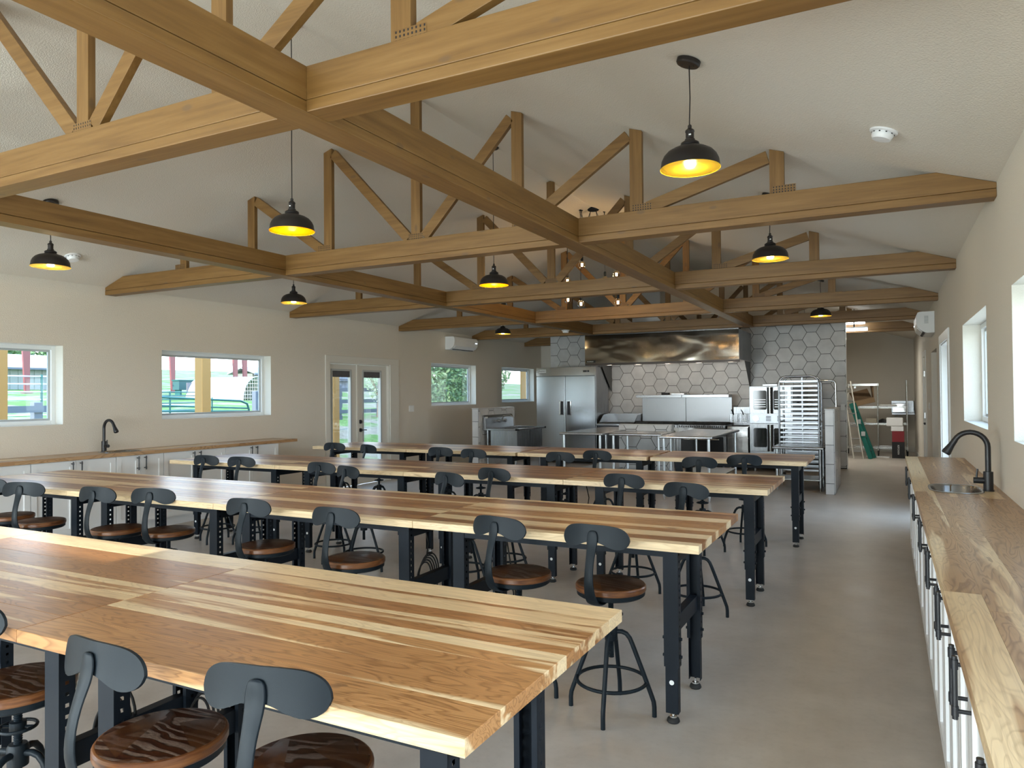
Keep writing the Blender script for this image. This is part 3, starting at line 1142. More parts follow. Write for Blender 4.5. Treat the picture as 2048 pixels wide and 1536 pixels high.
def make_stool():
    t = thing('swivel_stool', 'stool', 'stool', (0, 0, 0), 0, 'black swivel stools with round wooden seats')
    R = 0.166
    mb = MB()
    mb.lathe([(0.155, 0.574), (R - 0.003, 0.575), (R, 0.580), (R, 0.597), (R - 0.004, 0.603), (R - 0.009, 0.605)], 40, mats=[0, 0, 0, 0, 0])
    mb.lathe([(R - 0.009, 0.605), (R - 0.012, 0.604), (0.10, 0.604), (0.0, 0.604)], 40, m=1)
    mb.build('seat', [M_RIM, M_SEAT], t, smooth=30)
    MB().lathe([(0.05, 0.549), (0.150, 0.549), (0.160, 0.556), (0.161, 0.574), (0.02, 0.575)], 36).build('seat_pan', M_STOOL, t, smooth=35)
    o = backrest_mb().build('backrest', M_STOOL, t, (0, -0.190, 0.857), (math.radians(-6), 0, 0), smooth=50)
    b = stem_mb().build('back_stem', M_STOOL, t, smooth=55)
    sb = b.modifiers.new('smooth', 'SUBSURF')
    sb.levels = sb.render_levels = 1
    prof = [(0.012, 0.255)]
    z = 0.258
    while z < 0.545:
        prof += [(0.0135, z), (0.0105, z + 0.0035)]
        z += 0.007
    prof.append((0.012, 0.549))
    MB().lathe(prof, 12).build('screw_post', M_STOOL, t)
    mb = MB()
    mb.lathe([(0.014, 0.445), (0.024, 0.447), (0.024, 0.475), (0.014, 0.477)], 16)
    mb.torus((0, 0, 0.458), 0.052, 0.0055, 28, 8)
    for a in (0.4, 0.4 + PI):
        mb.tube([(0.02 * math.cos(a), 0.02 * math.sin(a), 0.458), (0.052 * math.cos(a), 0.052 * math.sin(a), 0.458)], 0.005, 6)
    mb.build('hand_wheel', M_STOOL, t, smooth=45)
    MB().lathe([(0.014, 0.335), (0.030, 0.337), (0.031, 0.395), (0.026, 0.405), (0.014, 0.406)], 20).build('hub', M_STOOL, t, smooth=40)
    lp = [(0.024, 0.378), (0.052, 0.379), (0.072, 0.371), (0.088, 0.352), (0.100, 0.325), (0.148, 0.200), (0.186, 0.098), (0.196, 0.070), (0.199, 0.045), (0.199, 0.0)]
    for k in range(4):
        a = math.radians(12) + k * PI / 2
        MB().tube([(r * math.cos(a), r * math.sin(a), z) for r, z in lp], 0.0108, 10).build('leg', M_STOOL, t, smooth=50)
    MB().torus((0, 0, 0.150), 0.163, 0.0085, 40, 8).build('foot_ring', M_STOOL, t, smooth=60)
    return t


STOOLS = [
    ('nearest row', [(-1.235, 1.165, 12), (-1.733, 1.108, -2), (-2.44, 1.15, 8)]),
    ('second row', [(-1.187, 3.085, -4), (-1.701, 3.10, -10), (-2.628, 2.99, 0), (-3.33, 3.045, 6), (-4.28, 3.13, 17), (-4.70, 3.02, 8), (-5.46, 2.975, 22), (-5.98, 3.02, 12)]),
    ('third row', [(-1.20, 4.78, -11), (-1.74, 5.12, -5), (-2.84, 5.13, -8), (-3.00, 4.70, -15), (-4.08, 4.81, -16), (-4.52, 4.98, 0), (-5.68, 5.13, 10), (-6.17, 5.12, 6)]),
    ('farthest row', [(-1.21, 7.13, 10), (-1.549, 6.74, 4), (-2.70, 7.12, -3), (-2.975, 6.79, -1), (-4.03, 6.84, 0), (-4.515, 6.93, 2), (-5.60, 6.99, -16), (-6.22, 7.11, 5)]),
]
proto = make_stool()
first = True
for rname, lst in STOOLS:
    for i, (bx, by, th) in enumerate(lst):
        a = math.radians(th)
        # backrest sits 0.19 behind the seat centre, which faces (-sin, cos)
        cx, cy = bx - 0.19 * math.sin(a), by + 0.19 * math.cos(a)
        lab = 'black stool with round wooden seat, %s from right at the %s of benches' % (ORD[i], rname)
        if first:
            proto.location = (cx, cy, 0)
            proto.rotation_euler = (0, 0, a)
            proto['label'] = lab
            first = False
        else:
            dup(proto, (cx, cy, 0), a, lab)

# ------------------------------------------------------------------ power cords under the benches
rc = random.Random(5)
for i, (x, y, lab) in enumerate(((-2.12, 1.76, 'coiled black power cord hanging under joint of nearest benches'), (-2.24, 1.50, 'smaller coiled black cord hanging left of nearest bench joint'),
                                 (-2.44, 3.60, 'coiled black power cord hanging under second row, near bench joint'), (-1.84, 3.50, 'coiled black cord lying behind right-hand stools of second row'),
                                 (-5.30, 5.75, 'thin black cord dangling below third row near its left end'), (-3.72, 5.72, 'looped black cord hanging under middle joint of third row'), (-2.26, 5.75, 'looped black cord hanging under right joint of third row'))):
    mb = MB()
    zc = (0.37, 0.42, 0.42, 0.38, 0.42, 0.42, 0.42)[i]
    tilt = rc.uniform(-0.4, 0.4)
    for k in range(5):
        r = 0.075 + 0.009 * k
        pts = []
        for q in range(26):
            a = 2 * PI * q / 26
            u, w = r * 0.55 * math.cos(a), r * 1.25 * math.sin(a)
            pts.append((x + u * math.cos(tilt) + w * math.sin(tilt) * 0.3, y + 0.012 * (k - 2) + u * 0.3, zc + w + u * 0.25))
        mb.tube(pts, 0.0045, 6, True)
    mb.tube([(x, y, zc + 0.11), (x + 0.01, y + 0.01, zc + 0.2), (x - 0.01, y, ZT - 0.10), (x, y, ZT - 0.04)], 0.0045, 6)
    mb.tube([(x - 0.03, y, zc), (x + 0.03, y, zc + 0.01)], 0.012, 6)
    tag(mb.build('power_cord', M_RUBBER, smooth=60), lab, 'cord', 'power cords under the benches')

# ------------------------------------------------------------------ pendants
M_LTAG = mat('lamp tag', (0.8, 0.8, 0.8), 0.5)
CANR = 0.062
ang = math.atan(0.32)


def make_pendant(ridge, drop):
    t = thing('pendant_lamp', 'pendant', 'lamp', (0, 0, 0), 0, 'dark bronze dome pendant lamps')
    rot = (0, 0, 0) if ridge else (0, ang, 0)
    o = MB().lathe([(CANR, 0.0), (CANR, -0.018), (CANR - 0.006, -0.026), (0.008, -0.027)], 28).build('canopy', M_BRONZE, t, (0, 0, -0.003 if not ridge else 0.0), rot, smooth=35)
    mb = MB().cyl((0.03, 0, -0.030), (0.03, 0, -0.026), 0.005, 8).cyl((-0.03, 0, -0.030), (-0.03, 0, -0.026), 0.005, 8)
    mb.build('canopy_screw', M_BRONZE, o)
    zt = -drop + 0.205
    MB().tube([(0, 0, -0.02), (0.003, 0, -drop * 0.35), (-0.002, 0.001, -drop * 0.6), (0, 0, zt + 0.02)], 0.0035, 6).build('cord', M_BRONZE, t)
    mb = MB()
    zz = -drop
    mb.lathe([(0.004, 0.228), (0.010, 0.222), (0.010, 0.208), (0.022, 0.198), (0.024, 0.190), (0.021, 0.186), (0.021, 0.155), (0.026, 0.150), (0.026, 0.143), (0.034, 0.140), (0.046, 0.132), (0.048, 0.124), (0.044, 0.118), (0.052, 0.111), (0.066, 0.106)], 28, (0, 0, zz))
    mb.build('socket_cup', M_BRONZE, t, smooth=30)
    MB().box(0.0, 0.012, -0.0255, -0.0235, zz + 0.165, zz + 0.172).build('tag', M_LTAG, t)
    mb = MB()
    outer = [(0.060, 0.108), (0.090, 0.099), (0.116, 0.084), (0.134, 0.064), (0.145, 0.040), (0.149, 0.012), (0.152, 0.0)]
    inner = [(0.1505, 0.0), (0.147, 0.012), (0.142, 0.040), (0.131, 0.063), (0.113, 0.082), (0.088, 0.096), (0.055, 0.104), (0.0, 0.106)]
    mb.lathe(outer, 40, (0, 0, zz))
    mb.lathe([(0.152, 0.0), (0.1525, -0.002), (0.1505, 0.0)], 40, (0, 0, zz), m=1)
    mb.lathe(inner, 40, (0, 0, zz), m=1)
    mb.build('shade', [M_BRONZE, M_GOLD], t, smooth=40)
    mb = MB().lathe([(0.0, 0.012), (0.016, 0.016), (0.028, 0.030), (0.030, 0.044), (0.022, 0.062), (0.013, 0.078), (0.013, 0.104)], 18, (0, 0, zz))
    mb.build('bulb', M_BULB, t, smooth=60)
    return t


side_p = make_pendant(False, 0.565)
ridge_p = make_pendant(True, 1.455)
ROWN = [('nearest', 3.74), ('middle', 6.635), ('far', 12.06)]
for rn, py in ROWN:
    for cn, px in (('left', -6.41), ('centre', -3.625), ('right', -0.885)):
        if rn == 'far' and cn == 'centre':
            continue
        lab = 'dark dome pendant lamp with gold lining, %s column, %s row' % (cn, rn)
        pr = ridge_p if cn == 'centre' else side_p
        z = ceil_z(px)
        if rn == 'nearest' and cn in ('left', 'centre'):
            r = pr
            r.location = (px, py, z)
            r['label'] = lab
            if cn == 'left':
                r.rotation_euler = (0, 0, PI)
        else:
            r = dup(pr, (px, py, z), 0.0 if cn == 'right' else (PI if cn == 'left' else 0.0), lab)
        light('pendant_light', 'POINT', (px, py, (z - (1.455 if cn == 'centre' else 0.565)) - 0.0), 7, (1.0, 0.74, 0.40), shadow_soft_size=0.03)

# bulb chandelier
ch = thing('chandelier', 'spider chandelier of bare round bulbs on black swagged cords', 'chandelier', (-3.62, 9.54, ZR))
MB().lathe([(0.085, 0.0), (0.085, -0.02), (0.07, -0.036), (0.0, -0.038)], 28).build('canopy', M_BLACK, ch, smooth=35)
BUL = [(-3.748, 9.42, 3.289), (-4.02, 9.54, 3.103), (-3.499, 9.66, 3.089), (-3.274, 9.5, 3.128), (-4.082, 9.7, 2.854), (-3.753, 9.38, 2.741), (-3.216, 9.38, 2.726)]
for i, (bx, by, bz) in enumerate(BUL):
    x, y, z = bx + 3.62, by - 9.54, bz - ZR
    hz = ceil_z(bx) - ZR - 0.012
    MB().lathe([(0.0, 0.012), (0.02, 0.012), (0.02, 0.006), (0.006, 0.0), (0.006, -0.03), (0.0, -0.03)], 12, (x, y, hz)).build('ceiling_hook', M_BLACK, ch, smooth=35)
    pts = []
    for q in range(9):
        s = q / 8
        pts.append((x * s + 0.04 * (1 - s) * (1 if x > 0 else -1), y * s, -0.036 + (hz - 0.03 + 0.036) * s - 0.26 * math.sin(PI * s) * (1 - 0.35 * s)))
    MB().tube(pts, 0.0035, 6).build('swag_cord', M_BLACK, ch)
    MB().tube([(x, y, hz - 0.03), (x, y, z + 0.11)], 0.003, 6).build('drop_cord', M_BLACK, ch)
    MB().lathe([(0.005, 0.125), (0.016, 0.115), (0.018, 0.105), (0.018, 0.062), (0.014, 0.056)], 14, (x, y, z)).build('socket', M_BLACK, ch, smooth=35)
    gb = [(0.013, 0.060)]
    for q in range(1, 12):
        a = PI * (0.10 + 0.90 * q / 11)
        gb.append((0.054 * math.sin(a), 0.054 * math.cos(a)))
    bl = MB().lathe(gb, 20, (x, y, z)).build('bulb', M_BULBGLASS, ch, smooth=60)
    mb = MB()
    for q in range(4):
        a = q * PI / 2
        mb.tube([(x + 0.010 * math.cos(a), y + 0.010 * math.sin(a), z - 0.022), (x + 0.013 * math.cos(a), y + 0.013 * math.sin(a), z + 0.024)], 0.0035, 6)
    mb.build('filament', M_FILA, bl)
    light('chandelier_light', 'POINT', (bx, by, bz), 3.2, (1.0, 0.72, 0.40), shadow_soft_size=0.02)

# smoke detectors
def detector(loc, rot, lab):
    t = thing('smoke_detector', lab, 'smoke detector', loc, 0, 'smoke detectors')
    t.rotation_euler = rot
    MB().lathe([(0.074, 0.0), (0.074, -0.008), (0.066, -0.012), (0.055, -0.013)], 32).build('base', M_PLASTIC, t, smooth=35)
    MB().lathe([(0.055, -0.013), (0.0555, -0.018), (0.058, -0.020), (0.056, -0.036), (0.048, -0.048), (0.0, -0.050)], 32).build('cover', M_PLASTIC, t, smooth=35)
    mb = MB()
    for k in range(10):
        a = 2 * PI * k / 10
        mb.box(0.0555 * math.cos(a) - 0.004, 0.0555 * math.cos(a) + 0.004, 0.0555 * math.sin(a) - 0.004, 0.0555 * math.sin(a) + 0.004, -0.0195, -0.0145)
    mb.build('vents', M_DARK, t)


detector((0.006, 4.494, ceil_z(0.006)), (0, ang, 0), 'white smoke detector on right ceiling slope near the wall')
detector((-7.263, 4.453, ceil_z(-7.263)), (0, -ang, 0), 'white smoke detector on left ceiling slope beside pendant')
detector((-5.06 - 0.11, 12.16, CB - 0.004), (0, 0, 0), 'white smoke detector under left beam before the kitchen')

# ------------------------------------------------------------------ counters along the side walls


def counter_top(name, label, x0, x1, y0, y1, zc, sink, cols, seams=None):
    """boards along y with an oval hole for the sink (rows of boards are cut around it)"""
    t = thing(name, label, 'countertop', (0, 0, 0), 0, 'butcher-block countertops')
    rnd = random.Random(len(label))
    sx, sy, ra, rb = sink
    n = len(cols)
    xs = [x0 + (x1 - x0) * c for c in cols]
    xs = [x0] + xs + [x1]
    for i in range(len(xs) - 1):
        a, b = xs[i], xs[i + 1]
        ys = [y0]
        yy = y0 + rnd.uniform(0.5, 1.6)
        while yy < y1 - 0.4:
            ys.append(yy)
            yy += rnd.uniform(1.0, 1.9)
        ys.append(y1)
        if seams:
            ys = [y0] + [q + (0.0 if i % 2 else 0.18) for q in seams] + [y1]
        for j in range(len(ys) - 1):
            c, d = ys[j], ys[j + 1]
            bias, tone = (0.34, 0.7) if rnd.random() < 0.12 else (rnd.uniform(0.54, 0.64), rnd.uniform(0.45, 1.0))
            if seams and j < 2:
                bias, tone = (0.43 if i else 0.47), 0.75
            # split the board around the ellipse
            pieces = []
            if d > sy - rb and c < sy + rb and b > sx - ra and a < sx + ra:
                N = 16
                e0, e1 = max(c, sy - rb), min(d, sy + rb)
                if e0 > c:
                    pieces.append([(a, c), (b, c), (b, e0), (a, e0)])
                if e1 < d:
                    pieces.append([(a, e1), (b, e1), (b, d), (a, d)])
                lo, hi = [], []
                for q in range(N + 1):
                    y = e0 + (e1 - e0) * q / N
                    h = ra * math.sqrt(max(0, 1 - ((y - sy) / rb) ** 4)) if abs(y - sy) < rb else 0
                    lo.append((min(b, max(a, sx - h)), y))
                    hi.append((max(a, min(b, sx + h)), y))
                for q in range(N):
                    if lo[q][0] - a > 1e-4 or lo[q + 1][0] - a > 1e-4:
                        pieces.append([(a, lo[q][1]), lo[q], lo[q + 1], (a, lo[q + 1][1])])
                    if b - hi[q][0] > 1e-4 or b - hi[q + 1][0] > 1e-4:
                        pieces.append([hi[q], (b, hi[q][1]), (b, hi[q + 1][1]), hi[q + 1]])
            else:
                pieces.append([(a + 0.0003, c + 0.0003), (b - 0.0003, c + 0.0003), (b - 0.0003, d - 0.0003), (a + 0.0003, d - 0.0003)])
            cx, cy = (a + b) / 2, (c + d) / 2
            mb = MB()
            for p in pieces:
                mb.prism([(u - cx, v - cy) for u, v in p], lambda u, v, w: (u, v, w), -0.038, 0)
            o = mb.build('plank', M_PLANKY, t, (cx, cy, zc))
            o.color = (bias, tone, 0.5, 1)
    return t


def sink_and_faucet(sx, sy, ra, rb, zc, s, fx, fy, side):
    """s: direction from the wall into the room along x"""
    t = thing('bar_sink', 'oval stainless bar sink set into %s counter' % side, 'sink', (sx, sy, zc), 0, 'bar sinks')
    N = 40

    def oval(k, z):
        out = []
        for q in range(N):
            a = 2 * PI * q / N
            ca, sa = math.cos(a), math.sin(a)
            out.append((ra * k * math.copysign(abs(ca) ** 0.62, ca), rb * k * math.copysign(abs(sa) ** 0.62, sa), z))
        return out
    mb = MB()
    rings = [oval(1.07, 0.0005), oval(1.06, 0.004), oval(0.97, 0.004), oval(0.93, -0.006), oval(0.90, -0.12), oval(0.80, -0.15), oval(0.2, -0.155)]
    for r in rings:
        mb.v += r
    for i in range(len(rings) - 1):
        for q in range(N):
            mb.f.append((i * N + q, i * N + (q + 1) % N, (i + 1) * N + (q + 1) % N, (i + 1) * N + q))
    mb.f.append(tuple(range((len(rings) - 1) * N, len(rings) * N)))
    mb.mi = [0] * len(mb.f)
    mb.build('basin', M_STEEL, t, smooth=40)
    MB().lathe([(0.035, -0.153), (0.03, -0.152), (0.0, -0.156)], 18).build('drain', M_CHROME, t)
    f = thing('faucet', 'matte black gooseneck faucet on %s counter' % side, 'faucet', (fx, fy, zc), 0, 'gooseneck faucets')
    MB().lathe([(0.030, 0.0), (0.030, 0.006), (0.026, 0.008), (0.026, 0.115), (0.017, 0.117)], 24).build('body', M_FAUCET, f, smooth=35)
    pts = [(0, 0, 0.115), (0, 0, 0.26)]
    R = 0.088
    for q in range(13):
        a = PI * q / 12 * 0.86
        pts.append((s * R * (1 - math.cos(a)), 0, 0.26 + R * math.sin(a)))
    MB().tube(pts, 0.0155, 12).build('spout', M_FAUCET, f, smooth=50)
    e = Vector(pts[-1])
    d = (Vector(pts[-1]) - Vector(pts[-2])).normalized()
    mb = MB().cyl(e - d * 0.002, e + d * 0.03, 0.0165, 16, 0.0175).cyl(e + d * 0.03, e + d * 0.085, 0.0175, 16, 0.026).cyl(e + d * 0.085, e + d * 0.095, 0.026, 16, 0.023)
    mb.build('spray_head', M_FAUCET, f, smooth=40)
    mb = MB().cyl((s * 0.02, 0.0, 0.062), (s * 0.075, 0.0, 0.062), 0.0185, 16).cyl((s * 0.06, 0, 0.07), (s * 0.054, 0, 0.13), 0.0055, 8)
    mb.build('handle', M_FAUCET, f, smooth=40)


ZC = 0.90
counter_top('countertop', 'long light butcher-block countertop along right wall', 0.143, XR, -1.2, 7.56, ZC, (0.362, 5.17, 0.135, 0.215), [0.21, 0.45, 0.70], [0.6, 2.35, 4.78])
counter_top('countertop', 'long butcher-block countertop along left wall under windows', XL, -7.36, 1.2, 7.68, ZC, (-7.58, 5.18, 0.135, 0.20), [0.3, 0.62])
sink_and_faucet(0.362, 5.17, 0.135, 0.215, ZC, -1, 0.528, 5.13, 'right')
sink_and_faucet(-7.58, 5.18, 0.135, 0.20, ZC, 1, -7.745, 5.10, 'left')

M_HAND = mat('black pull', (0.015, 0.016, 0.02), 0.38)


def cabinet(x, s, y0, y1, label, split=None, deep=0.42):
    """base cabinet with its face at x, opening towards s (+1 or -1 in x)"""
    t = thing('base_cabinet', label, 'cabinet', (x, y0, 0), 0, 'white shaker base cabinets')
    w = y1 - y0
    xb = -s * deep
    mb = MB()
    for a, b in ((0.0015, 0.019), (w - 0.019, w - 0.0015)):
        mb.box(xb, -s * 0.021, a, b, 0.10, 0.8615)
    mb.box(xb, -s * 0.021, 0.019, w - 0.019, 0.10, 0.118).box(xb, xb + s * 0.012, 0.019, w - 0.019, 0.118, 0.8615)
    mb.box(-s * 0.06, -s * 0.021, 0.019, w - 0.019, 0.84, 0.8615)
    mb.box(xb, -s * 0.075, 0.0015, w - 0.0015, 0.0, 0.10)
    mb.build('carcass', M_CAB, t)
    sp = split if split is not None else w / 2
    for (a, b, hy) in ((0.004, sp - 0.002, sp - 0.045), (sp + 0.002, w - 0.004, sp + 0.045)):
        z0, z1 = 0.115, 0.855
        rw = 0.055
        mb = MB()
        xo, xi = 0.0, -s * 0.020
        mb.box(xo, xi, a, a + rw, z0, z1).box(xo, xi, b - rw, b, z0, z1).box(xo, xi, a + rw, b - rw, z0, z0 + rw).box(xo, xi, a + rw, b - rw, z1 - rw, z1)
        mb.box(-s * 0.010, xi, a + rw, b - rw, z0 + rw, z1 - rw)
        d = mb.build('door', M_CAB, t)
        mb = MB()
        zt, zb = 0.835, 0.705
        mb.cyl((s * 0.034, hy, zb - 0.012), (s * 0.034, hy, zt + 0.012), 0.0065, 10)
        for z in (zb + 0.008, zt - 0.008):
            mb.cyl((0, hy, z), (s * 0.034, hy, z), 0.0055, 8).cyl((s * 0.034, hy, z - 0.012), (s * 0.034, hy, z + 0.012), 0.0085, 10)
        mb.build('handle', M_HAND, d, smooth=40)
    return t


LC = [(2.55, 3.34), (3.34, 4.13), (4.13, 5.01), (5.01, 5.59), (5.59, 6.47), (6.47, 7.365)]
LN = ['sixth', 'fifth', 'fourth', 'third, under the bar sink,', 'second', 'first']
for (a, b), nme in zip(LC, LN):
    cabinet(-7.40, 1, a, b, 'white shaker cabinet along left wall, %s from the glazed door' % nme)
ys = [7.50, 6.63, 5.76, 4.63, 3.80, 3.10, 2.45, 1.82, 1.15, 0.45]
for i in range(len(ys) - 1):
    cabinet(0.172, -1, ys[i + 1], ys[i], 'white shaker cabinet along right wall, %s from the far end' % ORD[i])

# ------------------------------------------------------------------ wall-mounted things
def text(body, size, mat_, parent, loc, rot, ext=0.0006, align='CENTER'):
    cu = bpy.data.curves.new('lettering', 'FONT')
    cu.body = body
    cu.size = size
    cu.extrude = ext
    cu.align_x = align
    cu.align_y = 'CENTER'
    cu.materials.append(mat_)
    tmp = bpy.data.objects.new('lettering_curve', cu)
    COL.objects.link(tmp)
    bpy.context.view_layer.update()
    me = bpy.data.meshes.new_from_object(tmp.evaluated_get(bpy.context.evaluated_depsgraph_get()))
    bpy.data.objects.remove(tmp)
    bpy.data.curves.remove(cu)
    o = bpy.data.objects.new('lettering', me)
    COL.objects.link(o)
    o.parent = parent
    o.location = loc
    o.rotation_euler = rot
    return o


def mini_split(x, s, y0, y1, z0, z1, label):
    """heat-pump head on the wall at x, projecting towards s"""
    t = thing('wall_air_conditioner', label, 'air conditioner', (x, y0, z0), 0, 'wall air conditioners')
    h, L, D = z1 - z0, y1 - y0, 0.225
    prof = [(0, 0.0), (0.10, 0.0), (0.165, 0.035), (0.205, 0.075), (D - 0.004, 0.13), (D, h - 0.06), (D - 0.02, h - 0.012), (D - 0.05, h), (0, h)]
    mb = MB().prism([(s * u, v) for u, v in prof], lambda u, v, w: (u, w, v), 0, L)
    mb.build('casing', M_PLASTIC, t, bevel=0.008, seg=3)
    mb = MB().prism([(s * u, v) for u, v in [(0.12, -0.001), (0.168, 0.030), (0.163, 0.036), (0.115, 0.006)]], lambda u, v, w: (u, w, v), 0.08, L - 0.05)
    mb.build('outlet_slot', M_DARK, t)
    mb = MB().prism([(s * u, v) for u, v in [(0.150, 0.012), (0.212, 0.070), (0.208, 0.078), (0.146, 0.018)]], lambda u, v, w: (u, w, v), 0.06, L - 0.06)
    mb.build('louvre', M_PLASTIC, t)
    MB().box(s * (D - 0.002), s * (D + 0.002), L - 0.11, L - 0.04, 0.15, 0.165).build('display', emit('display', (0.8, 0.9, 1.0), 1.5), t)
    mb = MB()
    ye = -0.001 if s < 0 else L + 0.001
    for k in range(6):
        mb.box(s * 0.075, s * 0.125, ye - 0.001, ye + 0.001, h * 0.45 + k * 0.018, h * 0.45 + k * 0.018 + 0.010)
    mb.build('label_print', M_GREYV, t)
    return t


mini_split(XL, 1, 12.27, 13.20, 2.40, 2.66, 'white wall air conditioner high on the left wall above small window')
mini_split(XR, -1, 11.58, 12.5, 2.30, 2.60, 'white wall air conditioner high on the right wall, seen end on')


def wall_plate(name, x, s, y, z, label, n=2, ax='x'):
    t = thing(name, label, 'switch' if 'switch' in name else 'outlet', (x, y, z))
    w = 0.046 * n / 2 + 0.012
    f = (lambda a, b, c, d, e, g: MB().box(s * a, s * b, c, d, e, g)) if ax == 'x' else (lambda a, b, c, d, e, g: MB().box(c, d, s * a, s * b, e, g))
    f(0.0, 0.006, -w, w, -0.058, 0.058).build('cover_plate', M_PLASTIC, t, bevel=0.002)
    for k in range(n):
        c = (k - (n - 1) / 2) * 0.046
        f(0.006, 0.010, c - 0.016, c + 0.016, -0.034, 0.034).build('rocker', M_WHITE, t, bevel=0.0015)
    return t


wall_plate('light_switch', XL, 1, 11.10, 1.248, 'white double light switch beside the glazed double door', 3)
wall_plate('wall_outlet', -0.76, -1, YK - 0.012, 1.19, 'white outlet on right end of hexagon tiled wall', 1, 'y')
wall_plate('light_switch', XR, -1, 13.3, 1.25, 'white light switch on far right wall before plain door', 1)

# ------------------------------------------------------------------ range hood
hx0, hx1, hy0, hz0, hz1 = -5.525, -2.445, 14.0, 2.115, 2.69
hd = thing('range_hood', 'long stainless range hood spanning the cooking line', 'range hood', (0, 0, 0))
mb = MB()
N = 24
for i in range(N):
    a, b = hx0 + (hx1 - hx0) * i / N, hx0 + (hx1 - hx0) * (i + 1) / N
    mb.add([(a, hy0, hz0), (b, hy0, hz0), (b, hy0, hz1), (a, hy0, hz1)], [(0, 1, 2, 3)])
mb.build('front_panel', M_HOOD, hd)
mb = MB().box(hx0, hx0 + 0.003, hy0 + 0.001, YK - 0.012, hz0, hz1).box(hx1 - 0.003, hx1, hy0 + 0.001, YK - 0.012, hz0, hz1).box(hx0 + 0.003, hx1 - 0.003, hy0 + 0.001, YK - 0.012, hz1 - 0.003, hz1)
mb.build('hood_shell', M_STEELV, hd)
mb = MB().box(hx0, hx1, hy0 - 0.012, hy0 + 0.02, hz1 - 0.002, hz1 + 0.045)
for k in range(9):
    xx = hx0 + 0.18 + k * 0.34
    mb.cyl((xx, hy0 - 0.018, hz1 + 0.02), (xx, hy0 - 0.012, hz1 + 0.02), 0.014, 8)
mb.build('top_trim', M_STEEL, hd)
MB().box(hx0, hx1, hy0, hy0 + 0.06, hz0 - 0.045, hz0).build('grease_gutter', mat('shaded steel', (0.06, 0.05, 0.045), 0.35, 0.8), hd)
mb = MB().prism([(hy0 + 0.06, hz0 - 0.02), (hy0 + 0.5, hz0 + 0.12), (YK - 0.25, hz0 + 0.45), (YK - 0.02, hz0 - 0.03), (YK - 0.02, hz0 + 0.47), (hy0 + 0.5, hz0 + 0.47), (hy0 + 0.06, hz0 + 0.2)][:4] + [(YK - 0.25, hz0 + 0.47), (hy0 + 0.06, hz0 + 0.15)], lambda u, v, w: (w, u, v), hx0 + 0.004, hx1 - 0.004)
mb = MB().box(hx0 + 0.004, hx1 - 0.004, hy0 + 0.06, YK - 0.02, hz0 + 0.06, hz0 + 0.07)
mb.build('hood_canopy', M_STEEL, hd)
for (xs_, nm) in ((hx0 + 0.085, 'left'), (hx1 - 0.024, 'right')):
    mb = MB().prism([(14.72, hz0), (YK - 0.012, hz0), (YK - 0.012, 1.55), (YK - 0.06, 1.55)], lambda u, v, w: (w, u, v), xs_, xs_ + 0.004)
    mb.build('end_skirt', mat('dark skirt steel', (0.10, 0.10, 0.10), 0.35, 0.8), hd)
b = MB().box(hx0 + 0.03, hx0 + 0.225, hy0 - 0.006, hy0 - 0.001, hz0 + 0.012, hz0 + 0.062).build('badge', M_DARK, hd)
text('hoodmart', 0.034, M_WHITE, hd, (hx0 + 0.118, hy0 - 0.0072, hz0 + 0.037), (PI / 2, 0, 0))
for k in range(5):
    xx = -5.12 + k * 0.615
    lp = MB().cyl((xx, 14.22, hz0 - 0.012), (xx, 14.22, hz0 + 0.06), 0.06, 16).build('lamp_housing', M_STEEL, hd)
    MB().cyl((xx, 14.22, hz0 - 0.018), (xx, 14.22, hz0 - 0.0125), 0.05, 16).build('lamp_lens', M_SPOT, lp)
    light('hood_light', 'POINT', (xx, 14.35, hz0 - 0.08), 2.6, (1.0, 0.83, 0.66), shadow_soft_size=0.05)
# fans and ducts over the hood, seen between the trusses
MB().box(-4.7, -4.1, 14.6, 15.2, hz1, 3.62).build('duct', M_GALV, hd, bevel=0.004)
MB().box(-4.74, -4.06, 14.56, 15.24, hz1, hz1 + 0.04).box(-4.74, -4.06, 14.56, 15.24, 3.2, 3.23).build('duct_flange', M_GALV, hd)

# ------------------------------------------------------------------ refrigerator
fx0, fx1, fyf, fyb = -6.835, -5.46, 14.40, 15.22
rf = thing('refrigerator', 'tall two-door stainless refrigerator left of the cooking line', 'refrigerator', (0, 0, 0))
MB().box(fx0, fx1, fyf + 0.06, fyb, 0.13, 2.062).build('cabinet_body', M_STEELV, rf, bevel=0.004)
MB().box(fx0, fx1, fyf + 0.005, fyf + 0.06, 1.885, 2.066).build('header_panel', M_STEELW, rf, bevel=0.003)
MB().box(fx0 + 0.05, fx1 - 0.02, fyf + 0.02, fyf + 0.06, 0.15, 0.30).build('kick_panel', M_STEEL, rf)
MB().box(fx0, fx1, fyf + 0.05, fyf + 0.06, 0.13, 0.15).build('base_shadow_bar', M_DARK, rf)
xm = (fx0 + fx1) / 2
for a, b, s in ((fx0 + 0.004, xm - 0.004, -1), (xm + 0.004, fx1 - 0.012, 1)):
    d = MB().box(a, b, fyf, fyf + 0.055, 0.315, 1.872).build('door', M_FRIDGE, rf, bevel=0.006)
    hx = xm + s * 0.095
    mb = MB().box(hx - 0.048, hx + 0.048, fyf - 0.003, fyf - 0.001, 1.045, 1.335)
    mb.build('handle_recess', M_DARK, d)
    mb = MB().box(hx + s * 0.018, hx + s * 0.046, fyf - 0.012, fyf - 0.004, 1.05, 1.33).box(hx - 0.048, hx + 0.048, fyf - 0.008, fyf - 0.003, 1.335, 1.345).box(hx - 0.048, hx + 0.048, fyf - 0.008, fyf - 0.003, 1.035, 1.045)
    mb.build('handle', M_CHROME, d, bevel=0.002)
